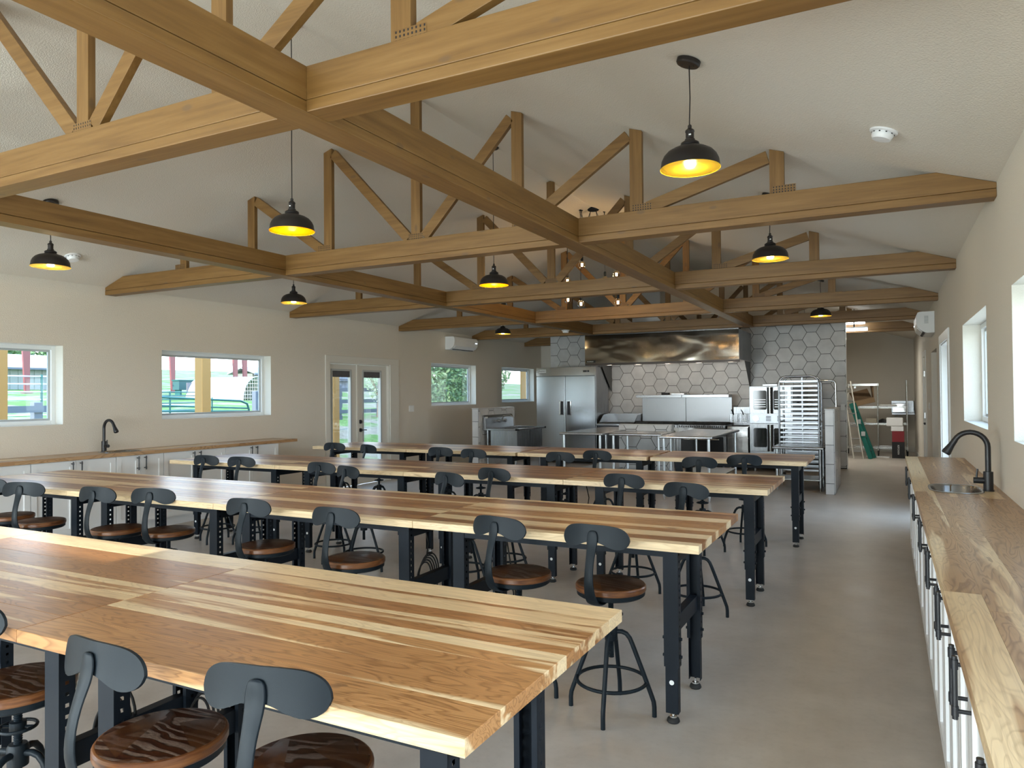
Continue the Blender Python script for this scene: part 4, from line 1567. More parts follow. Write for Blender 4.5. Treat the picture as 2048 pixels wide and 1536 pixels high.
bdg = MB().box(fx0 + 0.055, fx0 + 0.24, fyf - 0.001, fyf + 0.004, 1.955, 2.025).build('badge', M_WHITE, rf)
text('Avantco', 0.050, M_DARK, rf, (fx0 + 0.147, fyf - 0.002, 1.995), (PI / 2, 0, 0))
mb = MB().box(fx1 - 0.27, fx1 - 0.19, fyf - 0.001, fyf + 0.004, 1.955, 1.99).box(fx1 - 0.175, fx1 - 0.135, fyf - 0.001, fyf + 0.004, 1.955, 1.99)
mb.build('temperature_display', M_DARK, rf)
for x in (fx0 + 0.1, fx1 - 0.1):
    for y in (fyf + 0.12, fyb - 0.1):
        MB().cyl((x - 0.015, y, 0.06), (x + 0.015, y, 0.06), 0.06, 16).box(x - 0.025, x + 0.025, y - 0.03, y + 0.03, 0.10, 0.13).build('caster', M_RUBBER, rf)

# ------------------------------------------------------------------ cooking line
KN = [0]


def knob_row(parent, xs, y, z, r=0.02, m=None):
    for x in xs:
        MB().cyl((x, y, z), (x, y - 0.03, z), r, 12, r * 0.8).build('knob', m or M_BLACK, parent, smooth=40)


def legs4(parent, x0, x1, y0, y1, h, r=0.022, m=None):
    for x in (x0, x1):
        for y in (y0, y1):
            MB().cyl((x, y, 0.03), (x, y, h), r, 12).cyl((x, y, 0.0), (x, y, 0.03), r * 0.8, 12, r * 1.1).build('leg', m or M_STEELV, parent, smooth=40)


M_IRON = mat('cast iron', (0.02, 0.02, 0.02), 0.6)
M_ENAM = mat('dark enamel', (0.02, 0.024, 0.03), 0.25)
# griddle on a stand
gr = thing('griddle', 'countertop griddle on low refrigerated stand beside the refrigerator', 'griddle', (0, 0, 0))
gx0, gx1 = -5.42, -4.64
MB().box(gx0, gx1, 14.42, 15.12, 0.70, 0.865).build('griddle_body', M_STEEL, gr, bevel=0.003)
MB().box(gx0, gx1, 14.405, 14.42, 0.705, 0.825).build('control_panel', M_ENAM, gr)
MB().box(gx0 - 0.01, gx1 + 0.01, 14.33, 14.42, 0.83, 0.865).build('grease_ledge', M_STEEL, gr, bevel=0.003)
MB().box(gx0 + 0.02, gx1 - 0.02, 14.42, 15.08, 0.866, 0.872).build('griddle_plate', M_IRON, gr)
mb = MB().box(gx0, gx1, 15.08, 15.1, 0.87, 1.06)
for x in (gx0, gx1 - 0.012):
    mb.prism([(14.46, 0.866), (14.50, 0.89), (14.75, 1.04), (15.1, 1.06), (15.1, 0.866)], lambda u, v, w: (w, u, v), x, x + 0.012)
mb.build('splash_guard', M_STEEL, gr)
knob_row(gr, (gx0 + 0.35, gx0 + 0.62), 14.405, 0.755, 0.025, M_CHROME)
MB().box(gx0 + 0.01, gx1 - 0.01, 14.44, 15.1, 0.12, 0.66).build('stand_body', M_ENAM, gr)
MB().box(gx0, gx1, 14.40, 15.12, 0.66, 0.70).build('stand_top', M_STEEL, gr)
for k in range(2):
    MB().box(gx0 + 0.02 + k * 0.38, gx0 + 0.39 + k * 0.38, 14.42, 14.438, 0.40, 0.65).build('drawer', M_ENAM, gr, bevel=0.003)
legs4(gr, gx0 + 0.06, gx1 - 0.06, 14.5, 15.05, 0.12)

for k, (rx0, rx1, lab) in enumerate(((-4.625, -3.70, 'left stainless gas range with tall backsplash and shelf'), (-3.695, -2.77, 'right stainless gas range with tall backsplash and shelf'))):
    t = thing('gas_range', lab, 'range', (0, 0, 0), 0, 'gas ranges')
    MB().box(rx0, rx1, 14.38, 15.05, 0.16, 0.86).build('range_body', M_STEELV, t)
    MB().box(rx0, rx1, 15.00, 15.03, 0.90, 1.40).build('backsplash', M_STEELR, t, bevel=0.003)
    MB().box(rx0 - (0.03 if k == 0 else 0), rx1, 14.66, 15.03, 1.40, 1.455).build('high_shelf', M_STEEL, t, bevel=0.004)
    mb = MB().box(rx0, rx1, 14.30, 14.40, 0.80, 0.865)
    mb.build('front_ledge', M_STEEL, t, bevel=0.004)
    mb = MB()
    for q in range(6):
        gx = rx0 + 0.01 + (q % 3) * 0.303
        gy = 14.42 + (q // 3) * 0.28
        for w in range(4):
            mb.box(gx + 0.01, gx + 0.29, gy + 0.02 + w * 0.075, gy + 0.034 + w * 0.075, 0.865, 0.900)
            mb.box(gx + 0.02 + w * 0.08, gx + 0.034 + w * 0.08, gy + 0.01, gy + 0.27, 0.865, 0.900)
    mb.build('burner_grates', M_IRON, t)
    mb = MB()
    for q in range(24):
        mb.box(rx0 + 0.03 + q * 0.036, rx0 + 0.048 + q * 0.036, 14.297, 14.301, 0.815, 0.850)
    mb.build('vent_slots', M_DARK, t)
    MB().box(rx0, rx1, 14.36, 14.38, 0.64, 0.80).build('control_panel', M_STEELW, t)
    knob_row(t, [rx0 + 0.09 + q * 0.125 for q in range(7)], 14.36, 0.72, 0.026)
    d = MB().box(rx0 + 0.05, rx1 - 0.05, 14.345, 14.38, 0.20, 0.63).build('oven_door', M_ENAM if k else M_STEELV, t, bevel=0.006)
    MB().tube([(rx0 + 0.12, 14.345, 0.585), (rx0 + 0.12, 14.30, 0.585), (rx1 - 0.12, 14.30, 0.585), (rx1 - 0.12, 14.345, 0.585)], 0.013, 8).build('handle', M_CHROME, d, smooth=50)
    legs4(t, rx0 + 0.07, rx1 - 0.07, 14.45, 14.98, 0.16)
# items lying on the range shelf
tag(MB().box(-4.14, -4.0, 14.74, 14.9, 1.455, 1.50).build('shelf_box', M_DARK, bevel=0.004), 'small dark box lying on shelf above the left range', 'box')
tag(MB().box(-3.93, -3.66, 14.72, 14.95, 1.455, 1.485).build('steel_tray', M_GALV, bevel=0.004), 'flat pale tray on shelf above ranges', 'tray')

fr = thing('deep_fryer', 'stainless deep fryer between right range and stacked ovens', 'fryer', (0, 0, 0))
MB().box(-2.745, -2.35, 14.34, 15.08, 0.16, 0.84).build('fryer_body', M_STEELW, fr, bevel=0.004)
d = MB().box(-2.74, -2.355, 14.315, 14.34, 0.20, 0.62).build('door', M_STEELW, fr, bevel=0.004)
MB().box(-2.74, -2.355, 14.30, 14.34, 0.63, 0.82).build('front_apron', M_STEELW, fr, bevel=0.004)
MB().box(-2.745, -2.35, 15.04, 15.08, 0.84, 1.20).build('flue', M_STEELV, fr)
MB().box(-2.70, -2.40, 14.45, 15.0, 0.83, 0.842).build('oil_well', M_DARK, fr)
legs4(fr, -2.70, -2.40, 14.42, 15.0, 0.16)
for k, x in enumerate((-2.64, -2.46)):
    bk = thing('fry_basket', 'wire fry basket hanging over fryer, %s one' % ('left' if k == 0 else 'right'), 'fry basket', (x, 14.62, 0.92), 0, 'fry baskets')
    mb = MB()
    for q in range(6):
        z = q * 0.03
        mb.tube([(-0.075, -0.16, z), (0.075, -0.16, z), (0.075, 0.16, z), (-0.075, 0.16, z)], 0.003, 4, True)
    for q in range(7):
        for yy in (-0.16, 0.16):
            mb.tube([(-0.075 + q * 0.025, yy, 0), (-0.075 + q * 0.025, yy, 0.15)], 0.0025, 4)
    for q in range(9):
        for xx in (-0.075, 0.075):
            mb.tube([(xx, -0.16 + q * 0.04, 0), (xx, -0.16 + q * 0.04, 0.15)], 0.0025, 4)
    for q in range(7):
        mb.tube([(-0.075 + q * 0.025, -0.16, 0), (-0.075 + q * 0.025, 0.16, 0)], 0.0025, 4)
    mb.build('basket_wire', M_STEEL, bk)
    MB().tube([(0, -0.16, 0.15), (0, -0.22, 0.19), (0, -0.38, 0.24)], 0.010, 8).build('handle', M_BLACK, bk, smooth=50)

# two stacked convection ovens
for k, (z0, lab) in enumerate(((0.20, 'lower stainless convection oven of the stacked pair behind pan rack'), (0.905, 'upper stainless convection oven of the stacked pair behind pan rack'))):
    t = thing('convection_oven', lab, 'oven', (0, 0, z0), 0, 'stacked convection ovens')
    ox0, ox1, oy = -2.325, -1.36, 14.30
    H = 0.70
    MB().box(ox0, ox1, oy + 0.05, 15.2, 0.0, H).build('oven_body', M_STEEL, t, bevel=0.004)
    zc0 = 0.0 if k == 1 else 0.0
    cz = (0.02, 0.17)
    MB().box(ox0 + 0.005, ox0 + 0.74, oy + 0.02, oy + 0.05, cz[0], cz[1]).build('lower_panel', M_ALU, t, bevel=0.003)
    mb = MB()
    for q in range(2):
        for w in range(4):
            mb.box(ox0 + 0.30 + q * 0.2, ox0 + 0.39 + q * 0.2, oy + 0.018, oy + 0.021, cz[0] + 0.03 + w * 0.026, cz[0] + 0.042 + w * 0.026)
    mb.build('vent_slots', M_DARK, t)
    MB().cyl((ox0 + 0.12, oy + 0.02, 0.095), (ox0 + 0.12, oy - 0.01, 0.095), 0.055, 20).cyl((ox0 + 0.12, oy - 0.01, 0.095), (ox0 + 0.12, oy - 0.02, 0.095), 0.03, 16).build('dial', M_CHROME, t, smooth=40)
    for s, (a, b) in enumerate(((ox0 + 0.005, ox0 + 0.365), (ox0 + 0.395, ox0 + 0.755))):
        d = MB().box(a, b, oy, oy + 0.045, 0.185, H - 0.015).build('door', M_STEELV, t, bevel=0.005)
        wa, wb = (a + 0.07, b - 0.045) if s == 0 else (a + 0.045, b - 0.07)
        mb = MB()
        mb.prism([(wa + 0.02, 0.26), (wb - 0.02, 0.26), (wb, 0.28), (wb, H - 0.10), (wb - 0.02, H - 0.08), (wa + 0.02, H - 0.08), (wa, H - 0.10), (wa, 0.28)], lambda u, v, w: (u, w, v), oy - 0.003, oy + 0.001)
        mb.build('window', M_OVENGLASS, d)
        mb = MB()
        for q in range(4):
            mb.box(wa + 0.02, wb - 0.02, oy - 0.0045, oy - 0.0035, 0.31 + q * 0.045, 0.318 + q * 0.045)
        if k == 1:
            mb.build('rack_glint', M_GALV, d)
        xs_ = b - 0.02 if s == 0 else a + 0.02
        MB().box(xs_ - 0.018, xs_ + 0.018, oy - 0.012, oy - 0.001, 0.185, H - 0.015).build('gasket', M_DARK, d)
    MB().tube([(ox0 + 0.38, oy - 0.03, 0.19), (ox0 + 0.38, oy - 0.03, H - 0.02)], 0.022, 12).build('handle', M_CHROME, t, smooth=50)
    MB().box(ox0 + 0.77, ox1, oy + 0.01, oy + 0.05, 0.02, H - 0.01).build('control_panel', mat('black control panel', (0.03, 0.03, 0.032), 0.3), t)
    knob_row(t, [ox0 + 0.87], oy + 0.01, 0.52, 0.03)
    knob_row(t, [ox0 + 0.87], oy + 0.01, 0.38, 0.03)
    if k == 0:
        for x in (ox0 + 0.08, ox1 - 0.08):
            for y in (14.42, 15.1):
                MB().cyl((x, y, -0.20), (x, y, 0.0), 0.025, 12).build('leg', M_STEELV, t, smooth=40)
    else:
        MB().box(ox0 + 0.2, ox0 + 0.48, oy + 0.3, oy + 0.5, H, H + 0.05).build('vent_cap', M_GALV, t, bevel=0.01)

# ------------------------------------------------------------------ stainless prep tables


def prep_table(x0, x1, y0, y1, h, label, shelf=0.28, splash=False):
    t = thing('prep_table', label, 'table', ((x0 + x1) / 2, (y0 + y1) / 2, 0), 0, 'stainless prep tables')
    a, b = (x1 - x0) / 2, (y1 - y0) / 2
    mb = MB().box(-a, a, -b, b, h - 0.035, h)
    mb.build('table_top', M_STEEL, t, bevel=0.012, seg=3)
    for x in (-a + 0.06, a - 0.06):
        for y in (-b + 0.06, b - 0.06):
            MB().cyl((x, y, 0.05), (x, y, h - 0.035), 0.0205, 14).cyl((x, y, 0), (x, y, 0.05), 0.012, 10, 0.018).build('leg', M_GALV, t, smooth=40)
    MB().box(-a + 0.05, a - 0.05, -b + 0.05, b - 0.05, shelf - 0.02, shelf).build('undershelf', M_GALV, t, bevel=0.006)
    return t


prep_table(-4.56, -3.845, 10.42, 12.45, 0.895, 'long stainless prep table at left, running towards the refrigerator')
prep_table(-3.82, -2.99, 10.62, 11.42, 0.885, 'short stainless prep table against low hexagon tiled wall')
prep_table(-2.865, -2.12, 10.02, 12.10, 0.895, 'long stainless prep table at right, running towards the fryer')
prep_table(-1.58, -0.84, 11.76, 12.45, 0.66, 'low stainless equipment stand in front of the pan rack', 0.17)

# sheet-pan rack
pr = thing('pan_rack', 'tall aluminium sheet pan rack beside the right half wall', 'pan rack', (-1.27, 12.86, 0))
for y in (-0.28, 0.28):
    pts = [(-0.30, y, 0.13), (-0.30, y, 1.62), (-0.285, y, 1.69), (-0.24, y, 1.735), (-0.18, y, 1.75), (0.18, y, 1.75), (0.24, y, 1.735), (0.285, y, 1.69), (0.30, y, 1.62), (0.30, y, 0.13)]
    MB().tube(pts, 0.016, 10).build('arched_frame', M_ALU, pr, smooth=50)
    for k in range(20):
        z = 0.22 + k * 0.0755
        MB().box(-0.285, 0.285, y - 0.018, y + 0.018, z - 0.002, z + 0.001).box(-0.285, 0.285, y + (0.016 if y > 0 else -0.018), y + (0.018 if y > 0 else -0.016), z, z + 0.026).build('runner', M_ALU, pr)
mb = MB()
for x in (-0.3, 0.3):
    for z in (0.16, 1.0):
        mb.tube([(x, -0.28, z), (x, 0.28, z)], 0.012, 8)
mb.tube([(-0.15, -0.28, 1.75), (-0.15, 0.28, 1.75)], 0.012, 8)
mb.tube([(0.15, -0.28, 1.75), (0.15, 0.28, 1.75)], 0.012, 8)
mb.build('cross_bars', M_ALU, pr, smooth=50)
MB().box(-0.01, 0.01, 0.262, 0.27, 0.2, 1.74).build('back_strut', M_ALU, pr)
for x in (-0.3, 0.3):
    for y in (-0.28, 0.28):
        MB().cyl((x - 0.016, y, 0.06), (x + 0.016, y, 0.06), 0.06, 18).box(x - 0.02, x + 0.02, y - 0.02, y + 0.02, 0.10, 0.135).build('caster', M_RUBBER, pr, smooth=40)
cp = thing('chrome_riser', 'chrome bent riser pipe beside the pan rack and half wall', 'pipe', (-0.745, 13.05, 0))
MB().tube([(0, 0, 0.0), (0, 0, 1.62), (-0.02, 0, 1.66), (-0.06, 0, 1.675), (-0.45, 0, 1.675)], 0.016, 10).build('pipe', M_CHROME, cp, smooth=50)
MB().cyl((0, 0, 0), (0, 0, 0.02), 0.05, 16).build('floor_flange', M_CHROME, cp)
MB().cyl((-0.04, 0, 0.06), (0.04, 0, 0.06), 0.02, 10).build('valve', M_CHROME, cp)

# two-bowl sink against the left half wall
sk = thing('utility_sink', 'stainless utility sink with backsplash against left half wall', 'sink', (0, 0, 0))
sx0, sx1, sy0, sy1, sh = -6.60, -5.90, 11.62, 12.75, 0.865
mb = MB()
for a, b in ((sy0 + 0.03, (sy0 + sy1) / 2 - 0.01), ((sy0 + sy1) / 2 + 0.01, sy1 - 0.03)):
    x0, x1 = sx0 + 0.14, sx1 - 0.02
    mb.add([(x0, a, sh - 0.01), (x1, a, sh - 0.01), (x1, b, sh - 0.01), (x0, b, sh - 0.01), (x0, a, 0.50), (x1, a, 0.50), (x1, b, 0.50), (x0, b, 0.50)],
           [(4, 5, 6, 7), (0, 1, 5, 4), (1, 2, 6, 5), (2, 3, 7, 6), (3, 0, 4, 7)])
mb.build('bowls', M_STEELV, sk)
mb = MB()
mb.box(sx0, sx0 + 0.14, sy0, sy1, sh - 0.025, sh).box(sx1 - 0.03, sx1 + 0.03, sy0 - 0.03, sy1 + 0.05, sh - 0.025, sh + 0.008)
mb.box(sx0, sx1 + 0.03, sy0 - 0.03, sy0 + 0.03, sh - 0.025, sh + 0.008).box(sx0, sx1 + 0.03, sy1 - 0.03, sy1 + 0.05, sh - 0.025, sh + 0.008)
mb.box(sx0 + 0.12, sx1, (sy0 + sy1) / 2 - 0.02, (sy0 + sy1) / 2 + 0.02, sh - 0.025, sh)
mb.build('rim', M_STEEL, sk, bevel=0.005)
mb = MB().prism([(sx0, sh), (sx0 + 0.05, sh), (sx0 + 0.04, sh + 0.20), (sx0 + 0.0, sh + 0.25)], lambda u, v, w: (u, w, v), sy0, sy1)
mb.build('backsplash', M_STEEL, sk, bevel=0.002)
mb = MB()
for y in (12.08, 12.30):
    mb.cyl((sx0 + 0.045, y, sh + 0.13), (sx0 + 0.10, y, sh + 0.13), 0.022, 12).cyl((sx0 + 0.10, y, sh + 0.13), (sx0 + 0.125, y, sh + 0.13), 0.032, 12)
mb.tube([(sx0 + 0.07, 12.08, sh + 0.13), (sx0 + 0.07, 12.30, sh + 0.13)], 0.016, 8)
mb.tube([(sx0 + 0.07, 12.19, sh + 0.13), (sx0 + 0.12, 12.19, sh + 0.22), (sx0 + 0.26, 12.19, sh + 0.24), (sx0 + 0.33, 12.19, sh + 0.20)], 0.012, 8)
mb.build('tap', M_CHROME, sk, smooth=50)
MB().box(sx0 + 0.03, sx0 + 0.05, sy0 + 0.02, sy0 + 0.09, sh + 0.19, sh + 0.22).build('label_plate', M_WHITE, sk)
legs4(sk, sx0 + 0.06, sx1 - 0.06, sy0 + 0.06, sy1 - 0.06, sh - 0.03, 0.02)

# ------------------------------------------------------------------ back room
M_WIRE = mat('chrome wire', (0.62, 0.62, 0.60), 0.25, 1.0)


def wire_cart(x0, x1, y0, y1, posts_h, shelves, label, x_mid=None):
    t = thing('wire_shelf_cart', label, 'shelf', (0, 0, 0), 0, 'chrome wire shelf carts')
    for (x, hh) in posts_h:
        for y in (y0, y1):
            MB().cyl((x, y, 0.12), (x, y, hh), 0.0125, 10).build('post', M_WIRE, t, smooth=40)
            MB().cyl((x - 0.014, y, 0.06), (x + 0.014, y, 0.06), 0.06, 16).box(x - 0.018, x + 0.018, y - 0.018, y + 0.018, 0.06, 0.125).build('caster', M_RUBBER, t, smooth=40)
    for z in shelves:
        mb = MB()
        for y in (y0, y1):
            mb.box(x0, x1, y - 0.003, y + 0.003, z - 0.028, z - 0.022).box(x0, x1, y - 0.003, y + 0.003, z, z + 0.006)
            n = int((x1 - x0) / 0.05)
            for q in range(n):
                a = x0 + q * 0.05
                mb.tube([(a, y, z - 0.025), (a + 0.025, y, z + 0.003), (a + 0.05, y, z - 0.025)], 0.003, 4)
        for x in (x0, x1):
            mb.box(x - 0.003, x + 0.003, y0, y1, z - 0.028, z - 0.022).box(x - 0.003, x + 0.003, y0, y1, z, z + 0.006)
        n = int((x1 - x0) / 0.03)
        for q in range(n):
            a = x0 + q * 0.03
            mb.box(a, a + 0.004, y0, y1, z, z + 0.004)
        mb.build('wire_shelf', M_WIRE, t)
    return t


wire_cart(-0.86, 0.42, 18.75, 19.25, [(0.40, 1.74)], [1.13, 0.75, 0.20], 'chrome wire shelf cart at the back with tall right post')
for x, hh in ((-0.86, 1.68), (-0.20, 1.70)):
    pass
cart = [o for o in bpy.data.objects if o.name == 'wire_shelf_cart'][0]
for (x, hh) in ((-0.84, 1.67), (-0.19, 1.68)):
    for y in (18.75, 19.25):
        MB().cyl((x, y, 0.12), (x, y, hh), 0.0125, 10).build('post', M_WIRE, cart, smooth=40)
        MB().cyl((x - 0.014, y, 0.06), (x + 0.014, y, 0.06), 0.06, 16).box(x - 0.018, x + 0.018, y - 0.018, y + 0.018, 0.06, 0.125).build('caster', M_RUBBER, cart, smooth=40)
mb = MB().box(-0.86, -0.17, 18.74, 18.77, 1.62, 1.67).cyl((-0.66, 18.70, 1.585), (-0.66, 18.73, 1.585), 0.025, 10)
mb.build('top_rail', M_WIRE, cart)

M_CARD = mat('brown cardboard', (0.20, 0.125, 0.065), 0.8)
M_CARD2 = mat('lighter cardboard', (0.235, 0.155, 0.085), 0.8)  # second, slightly lighter cardboard tone
bx = thing('cardboard_box', 'open brown cardboard box tilted on the wire shelf cart', 'box', (-0.47, 18.98, 1.19))
bx.rotation_euler = (0, math.radians(-14), 0.1)
mb = MB()
mb.box(-0.22, 0.22, -0.20, 0.20, 0.0, 0.006).box(-0.22, 0.22, -0.20, -0.194, 0, 0.12).box(-0.22, 0.22, 0.194, 0.20, 0, 0.12).box(-0.22, -0.214, -0.2, 0.2, 0, 0.12).box(0.214, 0.22, -0.2, 0.2, 0, 0.12)
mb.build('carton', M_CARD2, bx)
MB().prism([(-0.2, 0.12), (0.2, 0.12), (0.16, 0.34), (-0.24, 0.33)], lambda u, v, w: (u, w, v), 0.19, 0.196).build('flap', M_CARD, bx)
MB().prism([(0.0, 0.0), (0.06, 0.30), (0.02, 0.33), (-0.01, 0.02)], lambda u, v, w: (0.22 + u, w, 0.10 + v), -0.18, 0.18).build('flap', M_CARD, bx)
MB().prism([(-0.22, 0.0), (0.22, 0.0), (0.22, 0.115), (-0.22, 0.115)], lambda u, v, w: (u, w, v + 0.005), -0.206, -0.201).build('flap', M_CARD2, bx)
mb = MB()
for q in range(7):
    a = q * 0.9
    mb.lathe([(0.0, 0.0), (0.05, 0.012), (0.055, 0.03), (0.02, 0.05), (0.0, 0.052)], 8, (-0.12 + 0.045 * q, 18.82 + 0.02 * math.sin(a * 3), 1.136))
tag(mb.build('packing_paper', M_WHITE, smooth=60), 'crumpled white packing paper on cart shelf under cardboard box', 'paper')
tag(MB().box(-0.44, -0.22, 18.82, 19.0, 0.757, 0.86).build('parts_box', mat('pale carton', (0.40, 0.36, 0.28), 0.8), bevel=0.006), 'small pale carton on middle shelf of the cart', 'box')
mb = MB()
for q in range(4):
    mb.lathe([(0.0, 0.0), (0.06, 0.004), (0.055, 0.05 + 0.03 * math.sin(q * 1.3)), (0.0, 0.075 + 0.03 * math.sin(q * 1.3))], 8, (-0.15 + q * 0.055, 18.9 + 0.03 * math.sin(q * 2.1), 0.756))
tag(mb.build('dark_cloth', M_DARK, smooth=60), 'heap of black cloth on middle shelf of the cart', 'cloth')
bl = MB().box(0.10, 0.30, 18.79, 18.95, 0.757, 0.84).build('black_box', M_DARK, bevel=0.005)
tag(bl, 'black box with white lettering on middle cart shelf', 'box')
text('Rollix', 0.05, M_WHITE, bl, (0.2, 18.788, 0.80), (PI / 2, 0, 0))

# boxes stacked on the floor
tag(MB().box(0.085, 0.335, 18.25, 18.5, 0.0, 0.36).build('black_carton', M_DARK, bevel=0.004), 'black carton standing on the floor under red box', 'box')
tag(MB().box(0.09, 0.33, 18.26, 18.49, 0.361, 0.60).build('red_carton', mat('red carton', (0.22, 0.012, 0.02), 0.5), bevel=0.004), 'red carton between black carton and white boxes', 'box')
tag(MB().box(0.07, 0.32, 18.26, 18.48, 0.601, 0.71).build('white_carton', M_PLASTIC, bevel=0.01), 'lower white box on the red carton', 'box', )
tag(MB().box(-0.02, 0.31, 18.25, 18.5, 0.711, 0.90).build('white_carton', M_PLASTIC, bevel=0.02), 'larger white box on top of the floor stack', 'box')
text('KITCHEN', 0.05, M_PLASTIC, bpy.data.objects['black_carton'], (0.21, 18.248, 0.19), (PI / 2, PI / 2, 0))
tag(MB().prism([(-0.45, 18.55), (0.02, 18.30), (0.06, 18.52), (-0.35, 18.66)], lambda u, v, w: (u, v, w), 0.0, 0.012).build('foam_board', M_PLASTIC), 'flat white foam board lying on the back room floor', 'board')


def ladder(base, top, width_dir, w, rungs, rail, m, label, name='step_ladder', mr=None):
    t = thing(name, label, 'ladder', (0, 0, 0))
    b, tp, wd = Vector(base), Vector(top), Vector(width_dir).normalized()
    for s in (-1, 1):
        mb = MB()
        p, q = b + wd * s * w, tp + wd * s * w * 0.75
        d = (q - p).normalized()
        n = d.cross(wd).normalized()
        a, c = wd * rail * 0.35, n * rail
        mb.add([p + a + c, p - a + c, p - a - c, p + a - c, q + a + c, q - a + c, q - a - c, q + a - c], [(0, 1, 2, 3), (7, 6, 5, 4), (0, 4, 5, 1), (1, 5, 6, 2), (2, 6, 7, 3), (3, 7, 4, 0)])
        mb.build('rail', m, t)
    for k in range(rungs):
        f = (k + 0.6) / (rungs + 0.2)
        ww = w * (1 - 0.25 * f)
        c = b.lerp(tp, f)
        MB().tube([c - wd * ww, c + wd * ww], 0.014, 6).build('rung', mr or M_ALU, t)
    return t


M_GREEN = mat('green fibreglass', (0.010, 0.13, 0.105), 0.45)
gl = ladder((-0.30, 18.0, 0.0), (-0.70, 18.25, 1.22), (0.25, 1, 0), 0.13, 4, 0.045, M_GREEN, 'green fibreglass step ladder leaning by the wire shelf cart')
mb = MB()
for k in range(2):
    c = Vector((-0.30, 17.87, 0.0)).lerp(Vector((-0.70, 18.15, 1.22)), 0.45 + 0.22 * k)
    mb.box(c.x - 0.04, c.x + 0.04, c.y - 0.045, c.y - 0.04, c.z - 0.05, c.z + 0.05)
mb.build('label_print', M_GREYV, gl)
ladder((-0.58, 17.8, 0.0), (-0.80, 18.0, 1.72), (0.9, 0.3, 0), 0.10, 6, 0.022, mat('white ladder', (0.62, 0.60, 0.54), 0.45), 'white folding ladder leaning just beyond tiled wall', 'folding_ladder')
ladder((-0.98, 18.1, 0.0), (-0.84, 18.02, 1.66), (0.9, 0.3, 0), 0.10, 5, 0.022, mat('white ladder back', (0.55, 0.54, 0.5), 0.45), 'rear half of white ladder, mostly behind tiled wall edge', 'ladder_prop')

# wall sink in the back corner
ws = thing('wall_sink', 'stainless sink basin mounted on the far back wall corner', 'sink', (0, 0, 0))
MB().box(0.10, 0.585, 19.65, YB - 0.001, 0.93, 0.965).build('sink_top', M_STEEL, ws, bevel=0.005)
mb = MB().prism([(19.68, 0.965), (YB - 0.01, 0.965), (YB - 0.01, 1.25), (YB - 0.05, 1.25), (19.72, 1.0)], lambda u, v, w: (w, u, v), 0.57, 0.585)
mb.box(0.10, 0.585, YB - 0.02, YB - 0.001, 0.965, 1.25)
mb.build('splash', M_STEEL, ws)
MB().box(0.12, 0.42, 19.62, 19.64, 0.99, 1.19).box(0.12, 0.42, 19.64, YB - 0.02, 1.17, 1.19).build('basin_guard', M_STEELW, ws, bevel=0.004)
for x in (0.14, 0.2):
    MB().tube([(x, 19.75, 0.0), (x + 0.04, 19.75, 0.93)], 0.016, 8).build('leg', M_GALV, ws)

# strip light
st = thing('strip_light', 'twin fluorescent strip light hanging beyond the tiled wall', 'light', (-1.05, 15.64, 2.78))
for k, (y, z, xe) in enumerate(((0.03, 0.05, 0.69), (-0.04, -0.085, 0.735))):
    MB().box(-0.60, xe + 0.01, y - 0.03, y + 0.03, z + 0.028, z + 0.05).build('housing', M_WHITE, st, bevel=0.004)
    MB().tube([(-0.6, y, z), (xe, y, z)], 0.024, 10).build('tube', M_TUBE, st, smooth=50)
mb = MB()
for x in (-0.4, 0.5):
    mb.tube([(x, 0.03, 0.10), (x, 0.03, ceil_z(-1.05 + x) - 2.785)], 0.004, 6)
    mb.box(x - 0.01, x + 0.01, -0.04, 0.06, -0.035, 0.10)
mb.build('hanger', M_BLACK, st)
light('back_room_lamp', 'AREA', (-1.0, 17.0, 2.62), 26, (1.0, 0.96, 0.84), (0, 0, 0), shape='RECTANGLE', size=1.2, size_y=0.2)
light('back_room_lamp', 'AREA', (-4.2, 18.6, 2.74), 9, (1.0, 0.96, 0.84), (0, 0, 0), shape='RECTANGLE', size=1.2, size_y=0.2)  # area lamp behind the tiled wall, no fixture modelled there

# ------------------------------------------------------------------ outdoors
def gz(x):
    """ground height outside the left wall"""
    if x > -10.6:
        return -0.06
    if x > -16:
        return -0.06 + (-10.6 - x) / 5.4 * 0.74
    if x > -30:
        return 0.68 + (-16 - x) / 14 * 0.72
    return 1.40 + (-30 - x) * 0.055


M_GRASS = mat('rough grass', (0.2, 0.32, 0.08), 0.9, spec=0.1)
t = NT(M_GRASS)
v = t.coords((1, 1, 1))
a = t.noise(v, 0.45, 4, 0.6)
b_ = t.noise(v, 5.0, 4, 0.7)
g1 = t.ramp(b_, ((0.3, (0.055, 0.125, 0.022)), (0.7, (0.15, 0.25, 0.075))))
d1_ = t.ramp(b_, ((0.3, (0.17, 0.145, 0.11)), (0.7, (0.32, 0.285, 0.23))))
t.link(t.mix(t.ramp(a, ((0.46, (0, 0, 0)), (0.56, (1, 1, 1)))), g1, d1_), t.b.inputs['Base Color'])
M_PAD = mat('porch concrete', (0.50, 0.47, 0.42), 0.8)
xs = [-8.03, -10.6, -12, -14, -16, -20, -25, -30, -40, -60, -90, -140]
mb = MB()
for i in range(len(xs) - 1):
    a, b = xs[i], xs[i + 1]
    mb.add([(a, -40, gz(a)), (a, 140, gz(a)), (b, 140, gz(b)), (b, -40, gz(b))], [(0, 1, 2, 3)])
g = mb.build('ground_left', M_GRASS)
g['kind'] = 'structure'
g = MB().box(XR + 2.2, 80, -40, 60, -0.3, -0.06).box(XL - 0.3, XR + 2.2, -60, YF - 0.3, -0.3, -0.06).box(XL - 0.3, XR + 2.2, YB + 0.3, 60, -0.3, -0.06).build('ground_right', M_GRASS)
g['kind'] = 'structure'
